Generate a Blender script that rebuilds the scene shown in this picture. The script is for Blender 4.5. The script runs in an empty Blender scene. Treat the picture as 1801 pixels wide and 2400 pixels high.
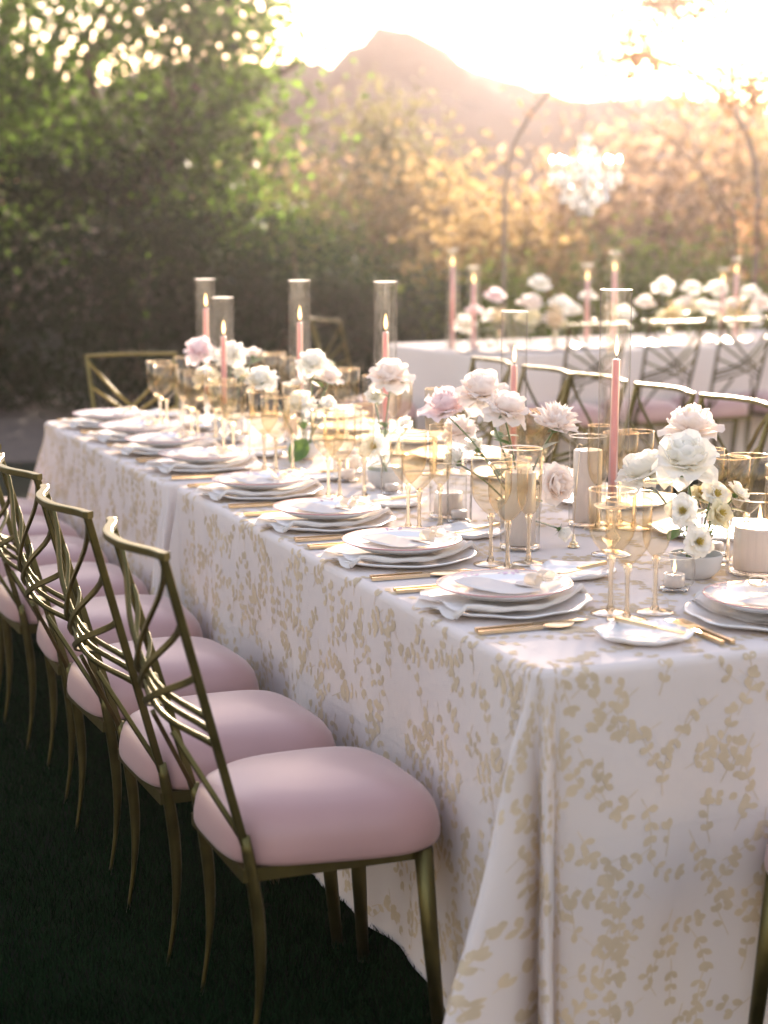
import bpy, math, random
import numpy as np
from mathutils import Matrix, Vector, Euler

random.seed(7)
RNG = np.random.default_rng(11)
PI = math.pi
rad = math.radians

# ---------------------------------------------------------------- camera, sky, sun, exposure
sc = bpy.context.scene
COL = sc.collection
CAM_H = 1.51
HEAD = rad(21.6)                      # heading, clockwise from +Y
cam_d = bpy.data.cameras.new('camera')
cam = bpy.data.objects.new('camera', cam_d)
COL.objects.link(cam)
sc.camera = cam
cam.location = (0, 0, CAM_H)
cam.rotation_euler = (PI / 2 - math.atan(680 / 4200), 0, -HEAD)
cam_d.sensor_fit = 'VERTICAL'
cam_d.sensor_height = 36
cam_d.lens = 63.0
cam_d.clip_start = 0.05
cam_d.clip_end = 1000
cam_d.dof.use_dof = True
cam_d.dof.focus_distance = 4.0
cam_d.dof.aperture_fstop = 2.7
cam_d.dof.aperture_blades = 0

SUN_EL, SUN_AZ = rad(15), rad(32)   # azimuth clockwise from +Y
world = bpy.data.worlds.new('World')
sc.world = world
world.use_nodes = True
wn, wl = world.node_tree.nodes, world.node_tree.links
sky = wn.new('ShaderNodeTexSky')
sky.sky_type = 'NISHITA'
sky.sun_disc = False
sky.sun_elevation = SUN_EL
sky.sun_rotation = SUN_AZ
sky.dust_density = 0.4
tint = wn.new('ShaderNodeMix')
tint.data_type = 'RGBA'
tint.blend_type = 'MULTIPLY'
tint.inputs[0].default_value = 1.0
tint.inputs[7].default_value = (1.47, 1.01, 0.80, 1)      # camera white balance for open shade
wl.new(sky.outputs[0], tint.inputs[6])
wl.new(tint.outputs[2], wn['Background'].inputs[0])
wn['Background'].inputs[1].default_value = 0.15
sun_d = bpy.data.lights.new('sun', 'SUN')
sun_d.energy = 4.5
sun_d.angle = rad(0.6)
sun_d.color = (1.0, 0.83, 0.66)
sun = bpy.data.objects.new('sun', sun_d)
COL.objects.link(sun)
SUN_DIR = Vector((math.sin(SUN_AZ) * math.cos(SUN_EL), math.cos(SUN_AZ) * math.cos(SUN_EL), math.sin(SUN_EL)))
sun.rotation_euler = SUN_DIR.to_track_quat('Z', 'Y').to_euler()
sun.location = (20, 30, 20)

vs = sc.view_settings
vs.view_transform = 'Standard'
vs.look = 'None'
vs.gamma = 1
vs.exposure = 2.1
sc.render.engine = 'CYCLES'
sc.cycles.use_denoising = True
sc.cycles.max_bounces = 14
sc.cycles.diffuse_bounces = 6
sc.cycles.transparent_max_bounces = 40
sc.cycles.transmission_bounces = 10
sc.cycles.sample_clamp_indirect = 6
sc.cycles.caustics_reflective = False
sc.cycles.caustics_refractive = False

# ---------------------------------------------------------------- helpers
def tag(o, label=None, cat=None, group=None, kind=None):
    if label: o['label'] = label
    if cat: o['category'] = cat
    if group: o['group'] = group
    if kind: o['kind'] = kind
    return o

def link(name, me, parent=None, mat=None):
    o = bpy.data.objects.new(name, me)
    COL.objects.link(o)
    if parent is not None: o.parent = parent
    if mat is not None and me is not None and not me.materials:
        for m in (mat if isinstance(mat, (list, tuple)) else [mat]): me.materials.append(m)
    return o

def thing(name, label, cat, loc=(0, 0, 0), rz=0.0, group=None):
    o = bpy.data.objects.new(name, None)
    COL.objects.link(o)
    o.empty_display_size = 0.05
    o.location = loc
    o.rotation_euler = (0, 0, rz)
    return tag(o, label, cat, group)

def kids(o):
    return KIDS.get(o.name, [])

def copy_thing(root, loc, rz, label, group=None):
    """copy of a thing with copies of its parts and sub-parts (mesh data shared)"""
    r = root.copy(); COL.objects.link(r)
    r.location = loc
    r.rotation_euler = (0, 0, rz)
    r['label'] = label
    if group: r['group'] = group
    for ch in [c for c in ALLKIDS(root)]:
        c = ch.copy(); COL.objects.link(c); c.parent = r
        for g in ALLKIDS(ch):
            d = g.copy(); COL.objects.link(d); d.parent = c
    return r

def ALLKIDS(o):
    return list(o.children)

class G:
    """collects geometry for one mesh"""
    def __init__(s): s.v, s.f, s.m = [], [], []
    def add(s, v, f, mi=0):
        b = len(s.v)
        s.v += [tuple(p) for p in v]
        s.f += [tuple(i + b for i in q) for q in f]
        s.m += [mi] * len(f)
        return s
    def lathe(s, prof, n=32, center=(0, 0), wob=None, mi=0, closed=False):
        v, f = [], []
        for r, z in prof:
            for k in range(n):
                a = 2 * PI * k / n
                w = wob(a, r, z) if wob else (0, 0)
                v.append((center[0] + (r + w[0]) * math.cos(a), center[1] + (r + w[0]) * math.sin(a), z + w[1]))
        m = len(prof)
        for i in range(m - 1 if not closed else m):
            j = (i + 1) % m
            for k in range(n):
                q = (i * n + k, i * n + (k + 1) % n, j * n + (k + 1) % n, j * n + k)
                f.append(q)
        return s.add(v, f, mi)
    def tube(s, pts, rs, n=10, caps=True, mi=0):
        pts = [Vector(p) for p in pts]
        if not isinstance(rs, (list, tuple)): rs = [rs] * len(pts)
        v, f = [], []
        up = None
        for i, p in enumerate(pts):
            t = (pts[min(i + 1, len(pts) - 1)] - pts[max(i - 1, 0)]).normalized()
            if up is None:
                up = Vector((1, 0, 0)) if abs(t.x) < 0.8 else Vector((0, 1, 0))
            a = t.cross(up).normalized(); up = a.cross(t).normalized()
            for k in range(n):
                w = 2 * PI * k / n
                v.append(p + (a * math.cos(w) + up * math.sin(w)) * rs[i])
        for i in range(len(pts) - 1):
            for k in range(n):
                f.append((i * n + k, i * n + (k + 1) % n, (i + 1) * n + (k + 1) % n, (i + 1) * n + k))
        if caps:
            f.append(tuple(range(n - 1, -1, -1)))
            b = (len(pts) - 1) * n
            f.append(tuple(range(b, b + n)))
        return s.add(v, f, mi)
    def bar(s, pts, nrm, w, h, mi=0, ch=0.12):
        """chamfered rectangular section swept along pts; nrm = thickness direction (h), w across"""
        pts = [Vector(p) for p in pts]
        c = ch * min(w, h)
        sec = [(-w/2 + c, -h/2), (w/2 - c, -h/2), (w/2, -h/2 + c), (w/2, h/2 - c), (w/2 - c, h/2), (-w/2 + c, h/2), (-w/2, h/2 - c), (-w/2, -h/2 + c)]
        v, f = [], []
        for i, p in enumerate(pts):
            t = (pts[min(i + 1, len(pts) - 1)] - pts[max(i - 1, 0)]).normalized()
            nn = Vector(nrm[i] if isinstance(nrm, list) else nrm)
            nn = (nn - t * nn.dot(t)).normalized()
            b = t.cross(nn).normalized()
            for x, y in sec: v.append(p + b * x + nn * y)
        n = 8
        for i in range(len(pts) - 1):
            for k in range(n):
                f.append((i * n + k, i * n + (k + 1) % n, (i + 1) * n + (k + 1) % n, (i + 1) * n + k))
        f.append(tuple(range(n - 1, -1, -1)))
        b0 = (len(pts) - 1) * n
        f.append(tuple(range(b0, b0 + n)))
        return s.add(v, f, mi)
    def box(s, x0, x1, y0, y1, z0, z1, mi=0):
        v = [(x, y, z) for z in (z0, z1) for x, y in ((x0, y0), (x1, y0), (x1, y1), (x0, y1))]
        f = [(3, 2, 1, 0), (4, 5, 6, 7), (0, 1, 5, 4), (1, 2, 6, 5), (2, 3, 7, 6), (3, 0, 4, 7)]
        return s.add(v, f, mi)
    def mesh(s, name, smooth=True):
        me = bpy.data.meshes.new(name)
        me.from_pydata(s.v, [], s.f)
        if any(s.m): me.polygons.foreach_set('material_index', s.m)
        if smooth:
            me.polygons.foreach_set('use_smooth', [True] * len(s.f))
        me.update()
        return me
    def obj(s, name, mat, parent=None, smooth=True, angle=None):
        me = s.mesh(name, smooth)
        if angle is not None and smooth: me.set_sharp_from_angle(angle=rad(angle))
        return link(name, me, parent, mat)

def np_mesh(name, v, f, smooth=False):
    me = bpy.data.meshes.new(name)
    v = np.asarray(v, dtype=np.float32); f = np.asarray(f, dtype=np.int32)
    k = f.shape[1]
    me.vertices.add(len(v)); me.vertices.foreach_set('co', v.ravel())
    me.loops.add(f.size); me.loops.foreach_set('vertex_index', f.ravel())
    me.polygons.add(len(f))
    me.polygons.foreach_set('loop_start', np.arange(0, f.size, k, dtype=np.int32))
    if smooth: me.polygons.foreach_set('use_smooth', np.ones(len(f), dtype=bool))
    me.update(calc_edges=True)
    return me

# ---------------------------------------------------------------- materials
def new_mat(name):
    m = bpy.data.materials.new(name); m.use_nodes = True
    n = m.node_tree.nodes; n.clear()
    out = n.new('ShaderNodeOutputMaterial')
    return m, n, m.node_tree.links, out

def noise(n, l, scale, detail=3, vec=None, rough=0.5):
    t = n.new('ShaderNodeTexNoise'); t.inputs['Scale'].default_value = scale
    t.inputs['Detail'].default_value = detail; t.inputs['Roughness'].default_value = rough
    if vec is not None: l.new(vec, t.inputs['Vector'])
    return t

def ramp(n, l, fac, stops):
    r = n.new('ShaderNodeValToRGB')
    e = r.color_ramp.elements
    while len(e) < len(stops): e.new(0.5)
    for i, (p, c) in enumerate(stops):
        e[i].position = p; e[i].color = (*c, 1)
    l.new(fac, r.inputs[0])
    return r

def c4(c): return (c[0], c[1], c[2], 1)

def principled(name, col, rough=0.5, metal=0.0, var=0.12, scale=8, bump=0.0, bscale=200, spec=0.5, sheen=0.0, rvar=0.0):
    m, n, l, out = new_mat(name)
    p = n.new('ShaderNodeBsdfPrincipled')
    tc = n.new('ShaderNodeTexCoord')
    t = noise(n, l, scale, 4, tc.outputs['Object'])
    r = ramp(n, l, t.outputs['Fac'], [(0.3, [x * (1 - var) for x in col]), (0.7, [min(1, x * (1 + var)) for x in col])])
    l.new(r.outputs[0], p.inputs['Base Color'])
    p.inputs['Metallic'].default_value = metal
    p.inputs['Roughness'].default_value = rough
    p.inputs['Specular IOR Level'].default_value = spec
    if sheen: p.inputs['Sheen Weight'].default_value = sheen
    if rvar:
        mr = n.new('ShaderNodeMapRange'); mr.inputs[3].default_value = rough - rvar; mr.inputs[4].default_value = rough + rvar
        t2 = noise(n, l, scale * 4, 3, tc.outputs['Object']); l.new(t2.outputs['Fac'], mr.inputs[0]); l.new(mr.outputs[0], p.inputs['Roughness'])
    if bump:
        b = n.new('ShaderNodeBump'); b.inputs['Strength'].default_value = bump; b.inputs['Distance'].default_value = 0.002
        t3 = noise(n, l, bscale, 3, tc.outputs['Object']); l.new(t3.outputs['Fac'], b.inputs['Height']); l.new(b.outputs[0], p.inputs['Normal'])
    l.new(p.outputs[0], out.inputs[0])
    return m

def translucent(name, col, tcol, tw=0.4, rough=0.5, gloss=0.0, var=0.1, scale=6, island=0.0, weave=0.0, wscale=900):
    """diffuse + translucent (+ gloss) for petals, leaves, cloth, wax"""
    m, n, l, out = new_mat(name)
    tc = n.new('ShaderNodeTexCoord')
    t = noise(n, l, scale, 4, tc.outputs['Object'])
    fac = t.outputs['Fac']
    if island:
        g = n.new('ShaderNodeNewGeometry')
        mx = n.new('ShaderNodeMix'); mx.inputs[0].default_value = island
        l.new(t.outputs['Fac'], mx.inputs[2]); l.new(g.outputs['Random Per Island'], mx.inputs[3])
        fac = mx.outputs[0]
    r1 = ramp(n, l, fac, [(0.25, [x * (1 - var) for x in col]), (0.75, [min(1, x * (1 + var)) for x in col])])
    r2 = ramp(n, l, fac, [(0.25, [x * (1 - var) for x in tcol]), (0.75, [min(1, x * (1 + var)) for x in tcol])])
    d = n.new('ShaderNodeBsdfDiffuse'); l.new(r1.outputs[0], d.inputs[0])
    tr = n.new('ShaderNodeBsdfTranslucent'); l.new(r2.outputs[0], tr.inputs[0])
    mix = n.new('ShaderNodeMixShader'); mix.inputs[0].default_value = tw
    l.new(d.outputs[0], mix.inputs[1]); l.new(tr.outputs[0], mix.inputs[2])
    last = mix
    if gloss:
        gl = n.new('ShaderNodeBsdfGlossy'); gl.inputs['Roughness'].default_value = rough
        lw = n.new('ShaderNodeFresnel'); lw.inputs[0].default_value = 1.4
        mu = n.new('ShaderNodeMath'); mu.operation = 'MULTIPLY'; mu.inputs[1].default_value = gloss; l.new(lw.outputs[0], mu.inputs[0])
        m2 = n.new('ShaderNodeMixShader'); l.new(mu.outputs[0], m2.inputs[0]); l.new(mix.outputs[0], m2.inputs[1]); l.new(gl.outputs[0], m2.inputs[2])
        last = m2
    if weave:
        b = n.new('ShaderNodeBump'); b.inputs['Strength'].default_value = weave; b.inputs['Distance'].default_value = 0.001
        mp = n.new('ShaderNodeMapping'); mp.inputs['Scale'].default_value = (1, 1, 0.25); l.new(tc.outputs['Object'], mp.inputs[0])
        a = noise(n, l, wscale, 2, mp.outputs[0])
        mp2 = n.new('ShaderNodeMapping'); mp2.inputs['Scale'].default_value = (0.25, 0.25, 1); l.new(tc.outputs['Object'], mp2.inputs[0])
        a2 = noise(n, l, wscale, 2, mp2.outputs[0])
        ad = n.new('ShaderNodeMath'); l.new(a.outputs['Fac'], ad.inputs[0]); l.new(a2.outputs['Fac'], ad.inputs[1])
        big = noise(n, l, 9, 3, tc.outputs['Object'])
        ad2 = n.new('ShaderNodeMath'); ad2.operation = 'MULTIPLY_ADD'; l.new(big.outputs['Fac'], ad2.inputs[0]); ad2.inputs[1].default_value = 6.0; l.new(ad.outputs[0], ad2.inputs[2])
        sp = n.new('ShaderNodeSeparateXYZ'); l.new(tc.outputs['Object'], sp.inputs[0])
        hgt = ad2.outputs[0]
        for ax, per in ((0, .43), (1, .61), (2, .37)):            # ironed fold lines
            q = n.new('ShaderNodeMath'); q.operation = 'MULTIPLY_ADD'; q.inputs[1].default_value = 1 / per; q.inputs[2].default_value = .27; l.new(sp.outputs[ax], q.inputs[0])
            fr = n.new('ShaderNodeMath'); fr.operation = 'FRACT'; l.new(q.outputs[0], fr.inputs[0])
            mr = n.new('ShaderNodeMapRange'); mr.interpolation_type = 'SMOOTHSTEP'; mr.inputs[1].default_value = .5 - .006 / per; mr.inputs[2].default_value = .5 + .006 / per; mr.inputs[4].default_value = 1.3; l.new(fr.outputs[0], mr.inputs[0])
            m3 = n.new('ShaderNodeMath'); m3.operation = 'ADD'; l.new(hgt, m3.inputs[0]); l.new(mr.outputs[0], m3.inputs[1]); hgt = m3.outputs[0]
        l.new(hgt, b.inputs['Height'])
        l.new(b.outputs[0], d.inputs['Normal'])
    l.new(last.outputs[0], out.inputs[0])
    return m

def thin_glass(name, col, edge, refl=0.9, film=0.0):
    """thin-walled glass: sees straight through, reflects and darkens towards its edges"""
    m, n, l, out = new_mat(name)
    lw = n.new('ShaderNodeLayerWeight'); lw.inputs[0].default_value = 0.5
    pw = n.new('ShaderNodeMath'); pw.operation = 'POWER'; pw.inputs[1].default_value = 3.0; l.new(lw.outputs['Facing'], pw.inputs[0])
    mc = n.new('ShaderNodeMix'); mc.data_type = 'RGBA'
    l.new(pw.outputs[0], mc.inputs[0]); mc.inputs[6].default_value = c4(col); mc.inputs[7].default_value = c4(edge)
    t = n.new('ShaderNodeBsdfTransparent'); l.new(mc.outputs[2], t.inputs[0])
    g = n.new('ShaderNodeBsdfGlossy'); g.inputs['Roughness'].default_value = 0.12
    p2 = n.new('ShaderNodeMath'); p2.operation = 'POWER'; p2.inputs[1].default_value = 5.0; l.new(lw.outputs['Facing'], p2.inputs[0])
    ma = n.new('ShaderNodeMath'); ma.operation = 'MULTIPLY_ADD'; ma.inputs[1].default_value = refl; ma.inputs[2].default_value = 0.045; l.new(p2.outputs[0], ma.inputs[0])
    mx = n.new('ShaderNodeMixShader'); l.new(ma.outputs[0], mx.inputs[0]); l.new(t.outputs[0], mx.inputs[1]); l.new(g.outputs[0], mx.inputs[2])
    # faint film of dust and dried drips running down the glass
    tc = n.new('ShaderNodeTexCoord'); mp = n.new('ShaderNodeMapping'); mp.inputs['Scale'].default_value = (1, 1, .05); l.new(tc.outputs['Object'], mp.inputs[0])
    s1 = noise(n, l, 170, 3, mp.outputs[0]); s2 = noise(n, l, 420, 2, tc.outputs['Object'])
    r1 = ramp(n, l, s1.outputs['Fac'], [(.45, (.07,) * 3), (.72, (1.0,) * 3)]); r2 = ramp(n, l, s2.outputs['Fac'], [(.62, (0,) * 3), (.72, (1.0,) * 3)])
    ad = n.new('ShaderNodeMath'); l.new(r1.outputs[0], ad.inputs[0]); l.new(r2.outputs[0], ad.inputs[1])
    fm = n.new('ShaderNodeMath'); fm.operation = 'MULTIPLY'; fm.inputs[1].default_value = film; l.new(ad.outputs[0], fm.inputs[0])
    tr = n.new('ShaderNodeBsdfTranslucent'); tr.inputs[0].default_value = (.95, .93, .9, 1)
    m2 = n.new('ShaderNodeMixShader'); l.new(fm.outputs[0], m2.inputs[0]); l.new(mx.outputs[0], m2.inputs[1]); l.new(tr.outputs[0], m2.inputs[2])
    l.new(m2.outputs[0], out.inputs[0])
    return m

def solid_glass(name, col, rough=0.09, film=0.12):
    m, n, l, out = new_mat(name)
    g = n.new('ShaderNodeBsdfGlass'); g.inputs[0].default_value = c4(col); g.inputs['Roughness'].default_value = rough; g.inputs['IOR'].default_value = 1.45
    t = n.new('ShaderNodeBsdfTransparent'); t.inputs[0].default_value = c4(col)
    tr = n.new('ShaderNodeBsdfTranslucent'); tr.inputs[0].default_value = c4(col)
    mx = n.new('ShaderNodeMixShader'); mx.inputs[0].default_value = 0.35
    l.new(g.outputs[0], mx.inputs[1]); l.new(t.outputs[0], mx.inputs[2])
    m2 = n.new('ShaderNodeMixShader'); m2.inputs[0].default_value = film
    l.new(mx.outputs[0], m2.inputs[1]); l.new(tr.outputs[0], m2.inputs[2])
    l.new(m2.outputs[0], out.inputs[0])
    return m

def emissive(name, col, strength):
    m, n, l, out = new_mat(name)
    e = n.new('ShaderNodeEmission'); e.inputs[0].default_value = c4(col); e.inputs[1].default_value = strength
    l.new(e.outputs[0], out.inputs[0])
    return m

M = {}
M['brass'] = principled('aged_brass', (0.12, 0.104, 0.038), 0.43, 0.9, 0.25, 14, 0.15, 350, rvar=0.1)
M['gold'] = principled('brushed_gold', (0.80, 0.63, 0.40), 0.24, 1.0, 0.08, 20, rvar=0.06)
M['seat'] = principled('pink_vinyl', (0.455, 0.278, 0.265), 0.36, 0, 0.04, 5, 0.05, 500, spec=0.35, sheen=0.25)
M['linen'] = translucent('white_linen', (0.775, 0.70, 0.66), (0.76, 0.60, 0.52), 0.10, var=0.03, scale=3, weave=0.35)
M['print'] = translucent('ochre_leaf_print', (0.685, 0.565, 0.405), (0.64, 0.50, 0.34), 0.10, var=0.14, scale=14)
M['napkin'] = translucent('napkin_linen', (0.86, 0.83, 0.80), (0.86, 0.78, 0.70), 0.3, var=0.03, weave=0.25)
M['card'] = translucent('card_paper', (0.80, 0.77, 0.75), (0.8, 0.7, 0.62), 0.25, var=0.02)
M['ribbon'] = translucent('sheer_ribbon', (0.82, 0.76, 0.68), (0.85, 0.75, 0.62), 0.6, var=0.04)
M['china'] = principled('white_china', (0.80, 0.79, 0.79), 0.16, 0, 0.02, 6)
M['clay'] = principled('matt_grey_bowl', (0.58, 0.56, 0.55), 0.6, 0, 0.05, 12)
M['pinkrim'] = principled('pink_rim_line', (0.62, 0.33, 0.34), 0.25, 0, 0.05)
M['lilac'] = principled('lilac_flower_print', (0.55, 0.40, 0.50), 0.25, 0, 0.25, 40)
M['amber'] = thin_glass('amber_glass', (0.955, 0.905, 0.80), (0.72, 0.59, 0.41), 0.9, 0.012)
M['amber_stem'] = solid_glass('amber_stem_glass', (0.98, 0.92, 0.82))
M['clear'] = thin_glass('clear_glass', (0.955, 0.955, 0.95), (0.58, 0.57, 0.54), 1.0, 0.055)
M['clear_solid'] = solid_glass('clear_heavy_glass', (0.97, 0.97, 0.97))
M['rim'] = solid_glass('clear_ground_rim', (0.98, 0.97, 0.95), 0.1, 0.45)
M['wax'] = translucent('white_wax', (0.80, 0.75, 0.71), (0.85, 0.72, 0.62), 0.35, rough=0.35, gloss=0.4, var=0.02)
M['pinkwax'] = translucent('pink_wax', (0.80, 0.43, 0.40), (0.85, 0.45, 0.40), 0.3, rough=0.3, gloss=0.5, var=0.04, scale=20)
M['wick'] = principled('burnt_wick', (0.04, 0.03, 0.03), 0.9)
M['flame'] = emissive('candle_flame', (1.0, 0.56, 0.22), 2.2)
M['white_petal'] = translucent('white_petal', (0.93, 0.92, 0.89), (0.97, 0.95, 0.88), 0.55, var=0.03, scale=30)
M['cream_petal'] = translucent('cream_petal', (0.88, 0.85, 0.70), (0.92, 0.86, 0.62), 0.55, var=0.03, scale=30)
M['blush_petal'] = translucent('blush_petal', (0.95, 0.88, 0.84), (0.98, 0.91, 0.85), 0.55, var=0.04, scale=30)
M['pink_petal'] = translucent('pink_petal', (0.94, 0.82, 0.83), (0.98, 0.86, 0.85), 0.55, var=0.05, scale=30)
M['stamen'] = principled('yellow_stamen', (0.55, 0.42, 0.08), 0.7)
M['stem'] = translucent('flower_stem', (0.10, 0.17, 0.05), (0.2, 0.32, 0.08), 0.2, rough=0.4, gloss=0.4)
M['leaf'] = translucent('rose_leaf', (0.07, 0.15, 0.05), (0.22, 0.36, 0.08), 0.35, rough=0.35, gloss=0.6, var=0.2)
M['crystal'] = translucent('crystal_drop', (0.9, 0.9, 0.9), (0.98, 0.97, 0.95), 0.75, rough=0.12, gloss=2.0, var=0.02)
M['chrome'] = principled('polished_nickel', (0.7, 0.68, 0.65), 0.2, 1.0)
M['bulb'] = emissive('lit_bulb', (1.0, 0.86, 0.68), 25.0)
M['iron'] = principled('dark_iron', (0.17, 0.135, 0.11), 0.6, 0.5)
M['bark'] = principled('bark', (0.11, 0.075, 0.05), 0.9, 0, 0.35, 6, 0.8, 30)
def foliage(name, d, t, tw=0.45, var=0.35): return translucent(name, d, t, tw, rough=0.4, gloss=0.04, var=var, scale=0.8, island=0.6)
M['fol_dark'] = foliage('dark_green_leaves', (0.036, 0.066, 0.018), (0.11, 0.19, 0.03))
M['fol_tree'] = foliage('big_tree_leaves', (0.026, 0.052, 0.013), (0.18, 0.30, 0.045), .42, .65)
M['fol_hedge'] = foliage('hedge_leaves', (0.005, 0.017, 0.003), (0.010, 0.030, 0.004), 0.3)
M['fol_lime'] = foliage('light_green_leaves', (0.08, 0.115, 0.025), (0.38, 0.46, 0.09))
M['fol_olive'] = foliage('olive_leaves', (0.11, 0.105, 0.04), (0.42, 0.37, 0.11))
M['fol_gold'] = foliage('golden_leaves', (0.16, 0.11, 0.05), (0.58, 0.40, 0.17))
M['fol_conifer'] = foliage('conifer_needles', (0.05, 0.052, 0.022), (0.22, 0.20, 0.07))
M['fol_brown'] = foliage('brown_backlit_leaves', (0.12, 0.075, 0.045), (0.50, 0.28, 0.14), .5)
M['fol_rust'] = foliage('rusty_leaves', (0.17, 0.115, 0.075), (0.55, 0.37, 0.22))

def lawn_mat():
    m, n, l, out = new_mat('lawn_soil')
    p = n.new('ShaderNodeBsdfPrincipled'); tc = n.new('ShaderNodeTexCoord')
    t = noise(n, l, 3, 6, tc.outputs['Object'])
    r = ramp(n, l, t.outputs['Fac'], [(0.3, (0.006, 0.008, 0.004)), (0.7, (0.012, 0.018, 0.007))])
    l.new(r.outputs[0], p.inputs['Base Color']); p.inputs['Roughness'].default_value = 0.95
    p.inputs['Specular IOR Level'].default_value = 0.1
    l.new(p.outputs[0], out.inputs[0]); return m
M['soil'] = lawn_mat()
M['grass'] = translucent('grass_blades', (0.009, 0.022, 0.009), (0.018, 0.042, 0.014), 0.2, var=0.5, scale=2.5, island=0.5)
M['gravel'] = principled('bark_mulch', (0.075, 0.055, 0.045), 0.95, 0, 0.4, 20, 1.0, 60)
M['hillside'] = principled('dry_hillside', (0.15, 0.10, 0.08), 0.95, 0, 0.45, 0.15)

# ---------------------------------------------------------------- place frames
FH = Vector((math.sin(HEAD), math.cos(HEAD), 0)); RT = Vector((math.cos(HEAD), -math.sin(HEAD), 0))
def far(L, t, z=0.0):
    """a spot L metres to the right and t metres ahead along the garden's view axis"""
    p = FH * t + RT * L
    return Vector((p.x, p.y, z))

TZ = 0.76
TX0, TX1, TXC = 1.318, 2.522, 1.92

# ---------------------------------------------------------------- setting: ground, hills
def sheet(name, pts, z, mat):
    me = bpy.data.meshes.new(name); me.from_pydata([(x, y, z) for x, y in pts], [], [tuple(range(len(pts)))]); me.update()
    return tag(link(name, me, None, mat), kind='structure')
c = [far(-58, -14), far(58, -14), far(58, 70), far(-58, 70)]
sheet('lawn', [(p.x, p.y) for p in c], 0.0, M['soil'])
c = [far(-9, 10.6), far(-1.2, 11.4), far(1.5, 12.6), far(1.5, 16), far(-9, 16)]
sheet('mulch_bed', [(p.x, p.y) for p in c], 0.005, M['gravel'])

def hill(name, prof, t0, t1, z_foot=0.0, seed=1):
    rg = np.random.default_rng(seed)
    L = np.linspace(prof[0][0], prof[-1][0], 90)
    H = np.interp(L, [p[0] for p in prof], [p[1] for p in prof])
    k = np.hanning(7); k /= k.sum()
    H = np.convolve(np.pad(H, 3, mode='edge'), k, 'valid')
    rows = 26
    v, f = [], []
    ph = rg.uniform(0, 6, 8)
    for j in range(rows):
        s = j / (rows - 1)
        t = t0 + (t1 - t0) * s
        prof_s = math.sin(min(1, s / 0.7) * PI / 2) ** 1.2 if s < 0.7 else math.cos((s - 0.7) / 0.3 * PI / 2)
        for i, l_ in enumerate(L):
            rough = 0.35 * math.sin(l_ * 0.31 + ph[0] + j * 0.5) + 0.25 * math.sin(l_ * 0.77 + ph[1] - j * 0.9) + 0.15 * math.sin(l_ * 1.9 + ph[2] + j * 1.7) + rg.normal(0, 0.06)
            p = far(l_, t, max(-0.5, H[i] * prof_s + rough * (0.3 + prof_s) * 0.6 - 0.3))
            v.append(p)
    n = len(L)
    for j in range(rows - 1):
        for i in range(n - 1):
            f.append((j * n + i, j * n + i + 1, (j + 1) * n + i + 1, (j + 1) * n + i))
    return tag(G().add(v, f).obj(name, M['hillside'], None, True), kind='structure')
hill('hill', [(-19, 2.0), (-10, 3.3), (-5, 4.1), (-2.4, 4.45), (-1.35, 4.62), (-1.0, 4.45), (-.3, 3.8), (2.2, 3.0), (7, 2.2)], 27, 38, seed=3)
hill('hill', [(-4.4, 1.8), (-2.0, 3.0), (-.95, 4.1), (-0.40, 4.55), (0.25, 4.62), (.85, 4.5), (1.5, 4.12), (2.6, 3.85), (5, 3.5), (10, 3.1), (18, 2.2)], 25, 35, seed=5)

# grass blades (uncountable ground cover) near the camera
def grass():
    N = 150000
    t = 1.9 + 5.2 * RNG.random(N) ** 1.25
    L = (RNG.random(N) * 0.62 - 0.40) * t * 0.62 - 0.05 * t
    px = t * FH.x + L * RT.x; py = t * FH.y + L * RT.y
    keep = ~((px > TX0 + 0.05) & (py > 2.75))
    px, py = px[keep], py[keep]; n = len(px)
    h = RNG.uniform(0.012, 0.032, n); w = RNG.uniform(0.0010, 0.0020, n)
    a = RNG.uniform(0, 2 * PI, n); b = RNG.uniform(0, 2 * PI, n); lean = RNG.uniform(0.1, 0.9, n) * h
    z0 = np.zeros(n)
    dx, dy = np.cos(a) * w, np.sin(a) * w
    lx, ly = np.cos(b) * lean, np.sin(b) * lean
    V = np.stack([np.stack([px - dx, py - dy, z0], 1), np.stack([px + dx, py + dy, z0], 1),
                  np.stack([px + dx * .8 + lx * .35, py + dy * .8 + ly * .35, h * .6], 1), np.stack([px - dx * .8 + lx * .35, py - dy * .8 + ly * .35, h * .6], 1),
                  np.stack([px + lx, py + ly, h], 1)], 1).reshape(-1, 3)
    i = np.arange(n) * 5
    F = np.concatenate([np.stack([i, i + 1, i + 2], 1), np.stack([i, i + 2, i + 3], 1), np.stack([i + 3, i + 2, i + 4], 1)])
    o = link('grass', np_mesh('grass', V, F), None, M['grass'])
    tag(o, 'short dark green grass on the lawn beneath the chairs', 'grass', kind='stuff')
grass()

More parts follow.
